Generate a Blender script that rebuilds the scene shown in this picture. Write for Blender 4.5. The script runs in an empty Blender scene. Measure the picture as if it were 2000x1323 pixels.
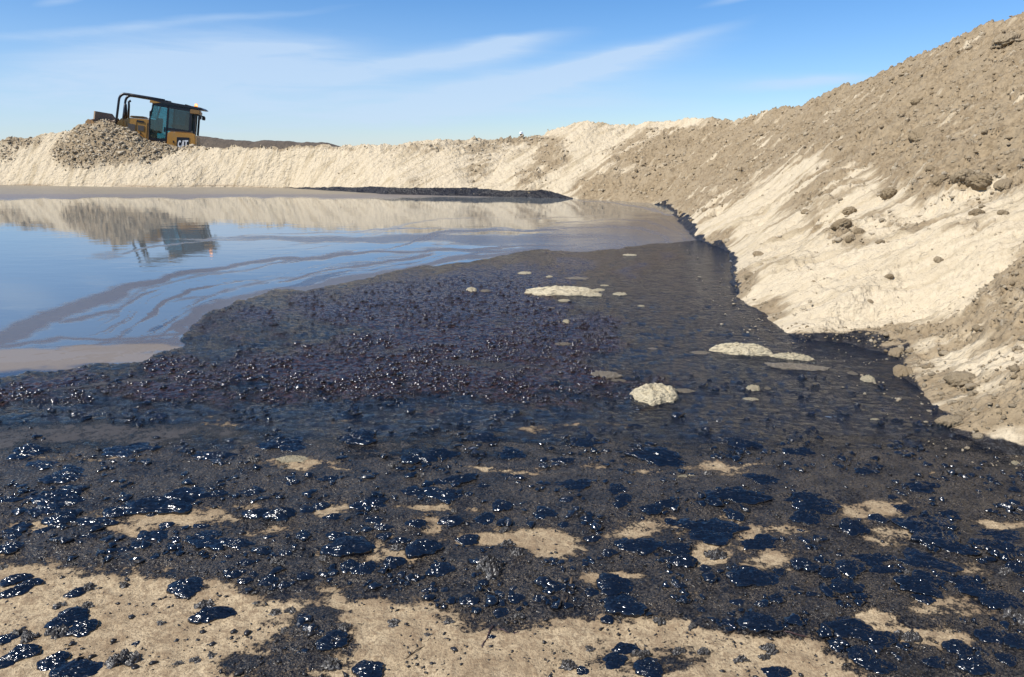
import bpy, math, random
import numpy as np
from mathutils import Vector, Matrix
random.seed(7); rng = np.random.default_rng(7)
R = math.radians
S = bpy.context.scene
COL = S.collection

# ---------------------------------------------------------------- camera
F = 1444.0; CAMH = 1.7; HZ = 290.0
PITCH = math.atan((661.5 - HZ) / F)
cd = bpy.data.cameras.new('camera'); cam = bpy.data.objects.new('camera', cd); COL.objects.link(cam)
cd.sensor_width = 36; cd.lens = 36 * F / 2000; cd.clip_start = .05; cd.clip_end = 12000
cam.location = (0, 0, CAMH); cam.rotation_euler = (math.pi / 2 - PITCH, 0, 0)
S.camera = cam
S.render.resolution_x = 1024; S.render.resolution_y = 677
S.view_settings.view_transform = 'Standard'; S.view_settings.look = 'None'
S.view_settings.exposure = 0.52; S.view_settings.gamma = 1

# ---------------------------------------------------------------- light: sun behind the camera, from the left
SUN_AZ, SUN_EL = -118.0, 49.0          # azimuth from +Y, positive to the right
sv = Vector((math.sin(R(SUN_AZ)) * math.cos(R(SUN_EL)), math.cos(R(SUN_AZ)) * math.cos(R(SUN_EL)), math.sin(R(SUN_EL))))
sl = bpy.data.lights.new('sun', 'SUN'); so = bpy.data.objects.new('sun', sl); COL.objects.link(so)
sl.energy = 4.3; sl.angle = R(.55); sl.color = (1, .955, .88)
so.rotation_euler = sv.to_track_quat('Z', 'Y').to_euler()
so.location = (0, 0, 30)

# ---------------------------------------------------------------- node helper
class NT:
    def __init__(s, tree): s.t = tree; s.n = tree.nodes; s.l = tree.links
    def new(s, kind, **kw):
        nd = s.n.new(kind)
        for k, v in kw.items(): setattr(nd, k, v)
        return nd
    def put(s, nd, key, v):
        if v is None: return
        if isinstance(v, bpy.types.NodeSocket): s.l.new(v, nd.inputs[key])
        else: nd.inputs[key].default_value = v
    def m(s, op, a, b=None, c=None, clamp=False):
        nd = s.new('ShaderNodeMath', operation=op, use_clamp=clamp)
        s.put(nd, 0, a); s.put(nd, 1, b); s.put(nd, 2, c); return nd.outputs[0]
    def ramp(s, v, a, b, smooth=True):
        nd = s.new('ShaderNodeMapRange'); nd.interpolation_type = 'SMOOTHSTEP' if smooth else 'LINEAR'
        s.put(nd, 0, v); s.put(nd, 1, a); s.put(nd, 2, b); return nd.outputs[0]
    def lerp(s, v, a, b):
        nd = s.new('ShaderNodeMapRange'); s.put(nd, 0, v); s.put(nd, 3, a); s.put(nd, 4, b); return nd.outputs[0]
    def mix(s, f, a, b):
        nd = s.new('ShaderNodeMix', data_type='RGBA')
        s.put(nd, 0, f); s.put(nd, 6, a); s.put(nd, 7, b); return nd.outputs[2]
    def noise(s, vec, scale, detail=4, rough=.55, dist=0):
        nd = s.new('ShaderNodeTexNoise'); s.put(nd, 'Vector', vec)
        s.put(nd, 'Scale', scale); s.put(nd, 'Detail', detail); s.put(nd, 'Roughness', rough); s.put(nd, 'Distortion', dist)
        return nd.outputs[0]
    def vor(s, vec, scale, feat='F1'):
        nd = s.new('ShaderNodeTexVoronoi', feature=feat); s.put(nd, 'Vector', vec); s.put(nd, 'Scale', scale); return nd
    def mapv(s, vec, scale=(1, 1, 1), rot=(0, 0, 0)):
        nd = s.new('ShaderNodeMapping'); s.put(nd, 0, vec); s.put(nd, 'Scale', scale); s.put(nd, 'Rotation', rot); return nd.outputs[0]
    def attr(s, name): return s.new('ShaderNodeAttribute', attribute_name=name).outputs['Fac']
    def bump(s, h, dist, strength=1.0, normal=None):
        nd = s.new('ShaderNodeBump'); s.put(nd, 'Height', h); s.put(nd, 'Distance', dist); s.put(nd, 'Strength', strength)
        if normal is not None: s.put(nd, 'Normal', normal)
        return nd.outputs[0]
    def comb(s, x, y, z):
        nd = s.new('ShaderNodeCombineXYZ'); s.put(nd, 0, x); s.put(nd, 1, y); s.put(nd, 2, z); return nd.outputs[0]
def c4(*a): return (a[0], a[1], a[2], 1.0)
def mat(name):
    m = bpy.data.materials.new(name); m.use_nodes = True
    n = NT(m.node_tree); b = n.n['Principled BSDF']
    tc = n.new('ShaderNodeTexCoord')
    return m, n, b, tc.outputs['Object']
def simple(name, col, rough=.5, metal=0, var=.15, scale=8, bump=0, dirt=None, dirtamt=.0, spec=.5):
    m, n, b, co = mat(name)
    f = n.noise(co, scale, 5, .6)
    dark = c4(*[c * (1 - var) for c in col]); lite = c4(*[min(1, c * (1 + var)) for c in col])
    cc = n.mix(f, dark, lite)
    if dirt:
        g = n.ramp(n.noise(co, scale * .35, 6, .65), .62 - dirtamt, .75 - dirtamt * .5)
        cc = n.mix(g, cc, c4(*dirt))
        n.put(b, 'Roughness', n.lerp(g, rough, .9))
    else: b.inputs['Roughness'].default_value = rough
    n.put(b, 'Base Color', cc); b.inputs['Metallic'].default_value = metal
    b.inputs['Specular IOR Level'].default_value = spec
    if bump: n.put(b, 'Normal', n.bump(n.noise(co, scale * 3, 5, .6), bump))
    return m

# ---------------------------------------------------------------- sky
w = bpy.data.worlds.new('World'); S.world = w; w.use_nodes = True
n = NT(w.node_tree); bg = n.n['Background']
sky = n.new('ShaderNodeTexSky', sky_type='NISHITA'); sky.sun_disc = False
sky.sun_elevation = R(SUN_EL); sky.sun_rotation = R(SUN_AZ); sky.altitude = 0
sky.air_density = 1.0; sky.dust_density = .0; sky.ozone_density = 4.0
co = n.new('ShaderNodeTexCoord').outputs['Generated']
sx = n.new('ShaderNodeSeparateXYZ'); n.l.new(co, sx.inputs[0])
az = n.m('ARCTAN2', sx.outputs[0], sx.outputs[1]); el = n.m('ARCSINE', sx.outputs[2])
v2 = n.comb(az, el, 0.0)
wv = n.m('MULTIPLY', n.m('SUBTRACT', n.noise(n.mapv(v2, (5, 16, 1)), 1.0, 3), .5), .02)
el2 = n.m('ADD', el, wv)
total = None
def streak(px, py, L, W, ang, amp):
    global total
    a0 = math.atan((px - 1000) / F); e0 = (HZ - py) / F
    da = n.m('SUBTRACT', az, a0); de = n.m('SUBTRACT', el2, e0)
    ca, sa = math.cos(R(ang)), math.sin(R(ang))
    u = n.m('ADD', n.m('MULTIPLY', da, ca), n.m('MULTIPLY', de, sa))
    v = n.m('SUBTRACT', n.m('MULTIPLY', de, ca), n.m('MULTIPLY', da, sa))
    q = n.m('ADD', n.m('POWER', n.m('ABSOLUTE', n.m('MULTIPLY', u, F / L)), 2.5), n.m('POWER', n.m('ABSOLUTE', n.m('MULTIPLY', v, F / W)), 2.0))
    g = n.m('MULTIPLY', n.m('EXPONENT', n.m('MULTIPLY', q, -1.0)), amp)
    total = g if total is None else n.m('ADD', total, g)
streak(430, 145, 250, 46, 3, .8); streak(560, 118, 110, 12, 5, .35); streak(380, 215, 800, 60, 2, .6)
streak(880, 133, 190, 17, 9, .85); streak(985, 103, 90, 9, 6, .6); streak(1050, 168, 240, 22, 11, 1.0); streak(1200, 128, 170, 10, 14, .6)
streak(1480, 26, 95, 6, 10, .9); streak(1540, 180, 110, 10, 3, .65); streak(180, 69, 35, 6, 14, .35)
streak(10, 60, 70, 26, 20, .35); streak(350, 92, 330, 7, 8, .28); streak(900, 225, 420, 26, 4, .3); streak(1000, 15, 800, 60, 0, -.05)
fil = n.ramp(n.noise(n.mapv(v2, (7, 60, 1), (0, 0, R(-9))), 1.0, 7, .62, .6), .25, .75)
cl = n.m('MULTIPLY', total, n.lerp(fil, .9, 1.6), clamp=True)
gen = n.m('MULTIPLY', n.ramp(n.noise(n.mapv(v2, (2.2, 14, 1), (0, 0, R(-6))), 1.0, 6, .6, .4), .5, .85), .16)
cl = n.m('ADD', cl, gen, clamp=True)
lowveil = n.m('MULTIPLY', n.m('MULTIPLY', n.ramp(el, .22, .0), n.lerp(n.ramp(az, .25, -.35), .3, 1.0)), .52)
cl = n.m('MAXIMUM', cl, lowveil)
cl = n.m('MULTIPLY', cl, n.ramp(el, -.02, .01))
hsv = n.new('ShaderNodeHueSaturation'); hsv.inputs['Saturation'].default_value = 1.22; hsv.inputs['Value'].default_value = 1.0
n.l.new(sky.outputs[0], hsv.inputs['Color'])
tint = n.new('ShaderNodeMix', data_type='RGBA', blend_type='MULTIPLY'); tint.inputs[0].default_value = 1.0
n.l.new(hsv.outputs[0], tint.inputs[6]); n.l.new(n.mix(n.ramp(el, .0, .35), c4(.78, .93, 1.22), c4(.88, 1.0, 1.12)), tint.inputs[7])
skyc = n.mix(n.m('MULTIPLY', cl, .74), tint.outputs[2], c4(5.1, 6.4, 8.1))
n.l.new(skyc, bg.inputs[0]); bg.inputs[1].default_value = .082

# ---------------------------------------------------------------- numpy helpers
perm = rng.permutation(256); perm = np.concatenate([perm, perm]).astype(np.int32)
ga = rng.random(256) * 2 * np.pi; gx = np.cos(ga).astype(np.float32); gy = np.sin(ga).astype(np.float32)
def perlin(x, y, seed=0):
    ang = .6 + seed * 1.7
    x, y = np.asarray(x, np.float64), np.asarray(y, np.float64)
    x, y = x * math.cos(ang) - y * math.sin(ang) + seed * 17.31, x * math.sin(ang) + y * math.cos(ang) + seed * 5.77
    xi = np.floor(x); yi = np.floor(y)
    xf = (x - xi).astype(np.float32); yf = (y - yi).astype(np.float32)
    xi = xi.astype(np.int64) & 255; yi = yi.astype(np.int64) & 255
    u = xf * xf * xf * (xf * (xf * 6 - 15) + 10); v = yf * yf * yf * (yf * (yf * 6 - 15) + 10)
    def g(ix, iy, dx, dy):
        h = perm[perm[ix & 255] + (iy & 255)]
        return gx[h] * dx + gy[h] * dy
    a = g(xi, yi, xf, yf); b = g(xi + 1, yi, xf - 1, yf)
    c = g(xi, yi + 1, xf, yf - 1); d = g(xi + 1, yi + 1, xf - 1, yf - 1)
    return ((a + u * (b - a)) * (1 - v) + (c + u * (d - c)) * v) * 1.5
def fbm(x, y, o=4, seed=0, gain=.5):
    t = 0; a = 1.0; f = 1.0
    for i in range(o): t = t + a * perlin(x * f, y * f, seed + i * 3); a *= gain; f *= 2.03
    return t
def sm(v, a, b):
    t = np.clip((v - a) / (b - a), 0, 1); return t * t * (3 - 2 * t)
cp, sp_ = math.cos(PITCH), math.sin(PITCH)
def ray(px, py):
    xc = (px - 1000) / F; yc = (661.5 - py) / F
    return np.array([xc, cp + yc * sp_, -sp_ + yc * cp])
def at(px, py, z=0.0):
    d = ray(px, py); t = (z - CAMH) / d[2]; return np.array([0, 0, CAMH]) + d * t
def atY(px, py, Y):
    d = ray(px, py); return np.array([0, 0, CAMH]) + d * (Y / d[1])
def proj(x, y, z):
    dz = z - CAMH
    dep = y * cp - dz * sp_
    up = y * sp_ + dz * cp
    ok = dep > .3
    dep = np.where(ok, dep, .3)
    return 1000 + F * x / dep, np.where(ok, 661.5 - F * up / dep, 3000.0)
def seg_dist(x, y, pl, vals=None):
    """nearest distance to polyline, arc position and interpolated values"""
    best = np.full(x.shape, 1e18); s = np.zeros(x.shape); out = None if vals is None else np.zeros(x.shape)
    acc = 0.0
    for i in range(len(pl) - 1):
        ax, ay = pl[i][0], pl[i][1]; bx, by = pl[i + 1][0], pl[i + 1][1]
        dx, dy = bx - ax, by - ay; L2 = dx * dx + dy * dy; L = math.sqrt(L2)
        t = np.clip(((x - ax) * dx + (y - ay) * dy) / L2, 0, 1)
        d = (x - ax - t * dx) ** 2 + (y - ay - t * dy) ** 2
        m = d < best
        best = np.where(m, d, best); s = np.where(m, acc + t * L, s)
        if vals is not None: out = np.where(m, vals[i] + t * (vals[i + 1] - vals[i]), out)
        acc += L
    return np.sqrt(best), s, out
def inside(x, y, poly):
    c = np.zeros(x.shape, bool); j = len(poly) - 1
    for i in range(len(poly)):
        xi, yi = poly[i][0], poly[i][1]; xj, yj = poly[j][0], poly[j][1]
        if yi != yj:
            c ^= ((yi > y) != (yj > y)) & (x < (xj - xi) * (y - yi) / (yj - yi) + xi)
        j = i
    return c
def pmask(px, py, poly, soft, ys=2.0):
    """soft polygon mask; vertical distances count ys times (the ground is seen foreshortened)"""
    P = [(a, b * ys) for a, b in poly]
    d, _, _ = seg_dist(px, py * ys, P + [P[0]])
    sg = np.where(inside(px, py * ys, P), d, -d)
    return np.clip(.5 + sg / (2 * soft), 0, 1)
def line_mask(px, py, pts, ys=2.5):
    """pts (x,y,halfwidth)"""
    P = [(a, b * ys) for a, b, _ in pts]
    d, _, hw = seg_dist(px, py * ys, P, [h * ys for _, _, h in pts])
    return np.clip(1 - d / np.maximum(hw, .1), 0, 1)
def ell(px, py, L):
    t = np.zeros(px.shape)
    for (cx, cy, rx, ry, a) in L:
        q = np.sqrt(((px - cx) / rx) ** 2 + ((py - cy) / ry) ** 2)
        t = np.maximum(t, a * np.clip(1.42 - q * .78, 0, 1))
    return t

# ---------------------------------------------------------------- terrain lines (world metres, from the photo's ground line)
toe_px = [(0, 363), (120, 365), (240, 367), (330, 368), (450, 367), (560, 369), (640, 374), (760, 380), (900, 383), (1000, 385), (1110, 388),
          (1200, 392), (1270, 397), (1305, 405), (1322, 425), (1330, 445), (1372, 472), (1428, 500), (1424, 540), (1445, 580), (1500, 620),
          (1515, 645), (1562, 668), (1650, 672), (1730, 700), (1738, 735), (1800, 775), (1845, 805), (1855, 845), (1905, 872), (2000, 905)]
toe = [(-90, 48.0), (-50, 39.5)] + [tuple(at(a, b)[:2]) for a, b in toe_px] + [(3.3, 2.9), (4.2, 1.0), (5.4, -4), (7, -14), (9, -70)]
pond_poly = toe + [(-90, -70)]
ridge_px = [(0, 275, 37.6), (30, 267, 37.6), (75, 263, 37.4), (120, 258, 37.2), (165, 240, 36.9), (205, 235, 36.7), (240, 245, 36.5), (275, 264, 36.2),
            (305, 276, 36.1), (340, 284, 36), (400, 289, 35.6), (500, 286, 34.5), (600, 286, 33.4), (700, 281, 32.6), (790, 279, 32.2), (855, 270, 32.2), (950, 270, 32.6),
            (1020, 268, 32.8), (1060, 260, 32), (1110, 243, 31.4), (1165, 234, 30.6), (1230, 240, 30), (1300, 231, 29), (1385, 230, 27.6), (1459, 230, 25.6),
            (1474, 220, 24.8), (1527, 213, 23.4), (1570, 202, 22.2), (1640, 166, 20.4), (1685, 160, 19.4), (1731, 136, 18.4), (1790, 118, 17.2),
            (1852, 86, 16.2), (1912, 51, 15.4), (2000, 20, 14.5)]
rid = [atY(*p) for p in ridge_px]
ridge = [(-90, 52.0), (-50, 42.0)] + [(p[0], p[1]) for p in rid] + [(10.3, 11), (10.8, 6), (11.6, -2), (13, -14), (15, -70)]
ridgeH = [2.6, 2.4] + [float(p[2]) for p in rid] + [4.6, 4.7, 4.4, 4.0, 3.0]
back_poly = ridge + [(160, -70), (160, 220), (-90, 220)]

def damp_map(px, py):
    U = [(1150, 425), (1120, 360), (1190, 300), (1290, 255), (1390, 225), (1460, 215), (1640, 140), (2100, -60), (2100, 345), (1985, 350), (1880, 372), (1800, 392), (1760, 370), (1700, 345),
         (1640, 375), (1590, 420), (1530, 400), (1600, 318), (1500, 345), (1430, 385), (1345, 428), (1250, 415)]
    L = [(2100, 440), (1990, 492), (1940, 545), (1880, 610), (1790, 625), (1700, 630), (1640, 642), (1560, 640), (1500, 655), (1560, 690), (1700, 715), (1840, 860), (1990, 930), (2300, 1000)]
    d = np.maximum(pmask(px, py, U, 28, 1.0), pmask(px, py, L, 22, 1.0))
    d = np.maximum(d, pmask(px, py, [(95, 300), (130, 262), (165, 230), (230, 230), (310, 265), (430, 288), (330, 300), (300, 318), (210, 322), (130, 330)], 14, 1) * .85)
    d = np.maximum(d, ell(px, py, [(30, 275, 45, 14, .7), (0, 300, 30, 20, .55), (940, 285, 70, 18, .5), (935, 320, 22, 40, .45), (1075, 305, 30, 30, .75), (1040, 350, 30, 25, .7), (1020, 275, 60, 8, .8), (560, 290, 150, 4, .6),
                                   (1450, 560, 22, 28, .8), (1500, 605, 35, 20, .8), (1400, 470, 30, 14, .8), (1650, 460, 40, 16, .75), (1240, 235, 60, 8, .4), (1900, 440, 60, 14, .45), (1740, 420, 70, 14, .6), (820, 290, 60, 8, .5)]))
    d = d - ell(px, py, [(1900, 700, 95, 36, .75), (1960, 770, 70, 22, .55), (1970, 860, 40, 16, .5), (1300, 240, 60, 8, .6), (1195, 330, 60, 14, .35), (1800, 800, 40, 20, .3), (1650, 335, 70, 12, .4), (1500, 280, 60, 8, .25), (1880, 590, 80, 10, .4)])
    return np.clip(d, 0, 1)

def emb(x, y, detail=True):
    wx = x + .10 * fbm(x * .9, y * .9, 3, 1); wy = y + .10 * fbm(x * .9, y * .9, 3, 5)
    if detail: wx = wx + .03 * fbm(x * 5, y * 5, 2, 2); wy = wy + .03 * fbm(x * 5, y * 5, 2, 6)
    dt, s, _ = seg_dist(wx, wy, toe); s = 26 * np.arctan2(y - 14, x + 22); ins = inside(wx, wy, pond_poly)
    dr, s2, Hr = seg_dist(x, y, ridge, ridgeH); back = inside(x, y, back_poly)
    u = dt / (dt + dr + 1e-6)
    plateau = np.where(x < -3, .45, 1.0) - .55 * sm(y, 60, 80)
    plateau = np.where(x > 6, 1.5, plateau)
    cap = np.exp(-(dr / .7) ** 2) * .05
    zf = Hr * (u * .97 + .03 * u ** 3) - cap
    zb = np.maximum(Hr - .62 * dr - cap, plateau)
    # steep oil stained bank along the far shore
    foot = np.exp(-((x + 1.5) / 5.5) ** 4) * (y > 20) * .08 * sm(dt, 0, .35) * (1 - u)
    z = np.where(back, zb, zf + foot)
    z = np.where(ins, -dt * .8, z)
    px, py = proj(x, y, z)
    dm = damp_map(px, py)
    onf = np.where(ins, 0, 1.0)
    body = onf * sm(dt, 0.0, .5)
    far = sm(y, 20, 34) * (1 - back)
    big = .16 * perlin(x * .45, y * .45, 11) + .10 * perlin(x * 1.1, y * 1.1, 12)
    z = z + body * big * np.where(dr < 3, .55, 1)
    if detail:
        # avalanche tongues running down the slope
        st = fbm(s * 2.6 + .5 * perlin(s, dt, 3), dt * .6, 4, 21, .6)
        z = z + body * .05 * st * (1 - .5 * dm) * (1 - .95 * far)
        z = z + body * .05 * (.5 - np.abs(perlin(s * 1.1 + .5 * perlin(s, dt, 8), dt * .5, 23))) * (1 - .88 * far)
        bl = lambda f, sd: .42 - np.abs(perlin(x * f * .8 + .5 * perlin(x * f * .5, y * f * .5, sd + 1), y * f * .8, sd) + .7 * perlin(x * f * 1.37, y * f * 1.37, sd + 2) + .12)
        lump = .8 * bl(2.2, 31) * .10 + bl(5.5, 34) * .060 * (1 - .5 * far) + bl(11, 37) * .042 + bl(23, 40) * .024
        lw = sm(dm + .55 * fbm(x * 1.3, y * 1.3, 3, 44), .25, .8)
        amp = .26 + 1.0 * lw
        z = z + body * lump * amp * (1 + .25 * far)
        grv = sm(y, 12, 24)
        sk = fbm(s * 9 + 1.2 * perlin(s * 2, dt * 2, 53), dt * 2.2, 3, 54, .6)
        z = z + body * (1 - .6 * lw) * .022 * sk * (1 - .95 * far) * (1 - .5 * grv)
        z = z + body * (.016 * perlin(x * 14, y * 14, 50) + .009 * perlin(x * 31, y * 31, 51)) * (1 + .8 * far)
        z = z + body * far * .05 * (.35 + lw) * (.5 - np.abs(perlin(x * 2.6, y * 3.4, 64) + .7 * perlin(x * 4.7, y * 5.9, 65) + .1))
        z = z + body * far * .02 * (.5 - np.abs(perlin(s * 1.7 + .6 * perlin(s * .9, dt, 62), dt * 1.2 + perlin(s * .4, 0 * s, 61), 60)))
        rid_n = np.exp(-(dr / .9) ** 2) * (.05 * perlin(x * 1.8, y * 1.8, 70) + .05 * (.4 - np.abs(perlin(x * 4.5, y * 4.5, 71))))
        z = z + onf * rid_n * 1.4
    return z, dt * np.where(ins, -1, 1), s, dm, px, py

# ---------------------------------------------------------------- ground zones (tar, mousse, grit, sand, mud) in the pit
MOUSSE = [(1300, 505), (1200, 490), (1080, 494), (1000, 498), (900, 510), (820, 524), (740, 545), (640, 560), (540, 580), (430, 600), (392, 618), (366, 640), (378, 652), (470, 654), (520, 650), (640, 646),
          (650, 654), (560, 662), (480, 672), (340, 690), (270, 706), (130, 722), (0, 742), (-600, 765), (-600, 800), (0, 790), (400, 785), (900, 790), (1100, 800), (1220, 770), (1240, 690), (1180, 640), (1120, 560)]
LAND = [(1420, 470), (1330, 478), (1250, 482), (1200, 488), (1080, 492), (1000, 496), (900, 508), (820, 521), (740, 543), (640, 557), (540, 577), (430, 597), (388, 616), (360, 642), (370, 656), (340, 688), (270, 702), (130, 718), (0, 738), (-900, 775),
        (-900, 2900), (3600, 2900), (3600, 900), (2000, 870), (1870, 800), (1750, 690), (1560, 640), (1450, 560)]
SANDP = [(-900, 1095), (0, 1105), (60, 1100), (130, 1115), (230, 1118), (250, 1132), (340, 1125), (420, 1152), (560, 1174), (640, 1160), (740, 1172), (830, 1182), (880, 1216), (980, 1230), (1080, 1222), (1150, 1203), (1190, 1215), (1260, 1212),
         (1330, 1203), (1400, 1228), (1560, 1240), (1600, 1270), (1660, 1300), (1700, 1345), (1760, 1500), (1900, 2900), (-900, 2900)]
SANDE = [(350, 1022, 90, 16, 1), (262, 1047, 44, 12, .95), (490, 995, 60, 8, .7), (577, 912, 62, 9, 1), (672, 921, 42, 4, .9), (175, 902, 66, 4, .9), (73, 1036, 44, 6, .9), (507, 1043, 80, 9, .6), (647, 1005, 44, 14, .75), (612, 1082, 22, 11, .6),
         (1050, 1060, 95, 17, 1), (945, 1060, 56, 14, 1), (1080, 1080, 60, 14, 1), (760, 1085, 60, 22, .85), (1207, 1138, 54, 15, .95), (1274, 1040, 64, 20, .7), (1382, 1085, 34, 26, .95), (997, 926, 100, 4, 1), (1260, 930, 44, 6, .9), (1158, 921, 44, 6, .8),
         (857, 1001, 54, 8, .85), (847, 1036, 18, 18, .8), (1527, 1047, 66, 14, .8), (1503, 1098, 50, 22, .95), (1440, 1030, 40, 14, .7), (1730, 1056, 64, 24, .75), (1700, 1003, 84, 14, .8), (1954, 1026, 54, 9, .85), (1867, 1190, 86, 24, .6), (1900, 1120, 50, 14, .6), (1387, 918, 74, 12, .85), (1485, 910, 44, 4, .9),
         (430, 831, 52, 7, .9), (1040, 837, 60, 5, .8), (1110, 833, 40, 3, .8), (1190, 834, 60, 4, .7), (680, 829, 40, 3, .6), (600, 828, 30, 3, .55), (1285, 940, 40, 3, .5), (1820, 935, 20, 3, .7),
         (1760, 1240, 130, 13, .95), (1700, 1215, 30, 14, 1), (1850, 1258, 60, 9, 1), (90, 898, 50, 3, .6), (300, 946, 40, 3, .4), (1600, 1150, 60, 18, .35), (1400, 1170, 90, 22, .3), (200, 1000, 60, 8, .5), (730, 950, 40, 4, .4), (1930, 925, 60, 4, .6)]
DARKE = [(610, 1250, 60, 50, .95), (560, 1310, 90, 30, .8), (330, 1310, 40, 10, .3), (1240, 1290, 130, 34, .35), (1330, 1295, 80, 20, .45), (1480, 1240, 70, 16, .5), (1960, 1290, 90, 30, .9)]
MUDE = [(180, 850, 330, 21, 1), (-100, 858, 300, 26, 1), (400, 846, 90, 11, .9), (940, 712, 90, 9, .75), (1020, 722, 90, 5, .8), (760, 690, 60, 9, .6), (880, 672, 60, 8, .5), (600, 620, 40, 8, .4), (1780, 735, 60, 12, .35)]
WATE = [(735, 721, 26, 4, 1), (700, 760, 16, 3, .6)]
def zones(px, py):
    q = np.clip((py - 400) / 900, .05, 1)
    jx = px + 44 * q * fbm(px * .012, py * .03, 5, 80, .6); jy = py + 17 * q * fbm(px * .010, py * .035, 5, 90, .6)
    land = pmask(jx + 22 * fbm(px * .02, py * .05, 3, 83) * (1 - sm(py, 560, 760)), jy + 9 * fbm(px * .006, py * .03, 4, 84), LAND, 12)
    mo = pmask(jx + 110 * fbm(px * .006, py * .018, 4, 96), jy + 16 * fbm(px * .008, py * .03, 3, 97), MOUSSE, 100) * .9 + .3 * fbm(px * .01, py * .03, 4, 95) - .02
    mo = np.clip(mo, 0, 1) * sm(land, .3, .8)
    sand = pmask(jx, jy, SANDP, 34, 1.6)
    sand = np.maximum(sand - ell(jx, jy, DARKE), 0)
    sand = np.maximum(sand, ell(jx, jy, SANDE) * (.68 + .27 * sm(jy, 930, 1010)))
    grit = sm(jy, 850, 965); grit = np.maximum(grit, sm(jy, 800, 930) * .75)
    mud = ell(jx, jy, MUDE) * .62
    mud = np.maximum(mud, (1 - sm(jy, 376, 396)) * .98)
    mud = np.maximum(mud, line_mask(jx, jy, [(40, 770, 4), (180, 756, 8), (300, 738, 6), (420, 716, 3)]) * .7)
    return land, mo, sand, grit, mud
def ground_h(x, y, attrs=False, fine=True):
    px, py = proj(x, y, 0 * x)
    land, mo, sand, grit, mud = zones(px, py)
    far = (1 - sm(py, 372, 392))
    up = np.maximum(sm(land, .3, .7), far)
    z = -.07 + up * .082
    z = z + far * .02
    dark = up * (1 - sand) * (1 - mud)
    if fine:
        z = z + up * .010 * fbm(x * 2.0, y * 2.0, 3, 101) * sm(py, 500, 800)
        z = z + dark * sm(py, 480, 640) * (.004 * fbm(x * 9, y * 16, 3, 105))
        z = z + dark * mo * (.010 * (.45 - np.abs(perlin(x * 15, y * 15, 111))) + .010 * (.45 - np.abs(perlin(x * 29, y * 29, 112))))
        z = z + sand * .0035 * fbm(x * 16, y * 16, 3, 120) + .006 * grit * (1 - sand) * (fbm(x * 22, y * 22, 3, 125) * .5 + .5)
    z = z + .010 * dark * sm(grit, .5, 1)
    if attrs: return z, px, py, land, mo, sand, grit, mud
    return z

# ---------------------------------------------------------------- mesh builders
def np_mesh(name, verts, quads, m=None, smooth=True, attrs=None, keepmask=None):
    me = bpy.data.meshes.new(name)
    me.vertices.add(len(verts)); me.vertices.foreach_set('co', np.asarray(verts, np.float32).ravel())
    nq = len(quads); k = quads.shape[1]
    me.loops.add(nq * k); me.loops.foreach_set('vertex_index', quads.astype(np.int32).ravel())
    me.polygons.add(nq); me.polygons.foreach_set('loop_start', np.arange(0, nq * k, k, dtype=np.int32))
    me.polygons.foreach_set('loop_total', np.full(nq, k, np.int32))
    me.polygons.foreach_set('use_smooth', np.full(nq, smooth, bool))
    for kk, v in (attrs or {}).items():
        a = me.attributes.new(kk, 'FLOAT', 'POINT'); a.data.foreach_set('value', np.asarray(v, np.float32).ravel())
    me.update(calc_edges=True)
    if m: me.materials.append(m)
    o = bpy.data.objects.new(name, me); COL.objects.link(o); return o
def polar(azs, rs):
    A, Rr = np.meshgrid(azs, rs)          # rows = r
    return Rr * np.sin(A), Rr * np.cos(A)
def grid_quads(nr, na, keep=None):
    i = np.arange(nr - 1)[:, None]; j = np.arange(na - 1)[None, :]
    a = i * na + j
    q = np.stack([a, a + 1, a + na + 1, a + na], -1).reshape(-1, 4)
    if keep is not None: q = q[keep[q].any(axis=1)]
    used = np.unique(q); mp = np.full(nr * na, -1, np.int64); mp[used] = np.arange(len(used))
    return mp[q], used
def tag(o, label=None, cat=None, group=None, kind=None):
    if label: o['label'] = label
    if cat: o['category'] = cat
    if group: o['group'] = group
    if kind: o['kind'] = kind
    return o

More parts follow.
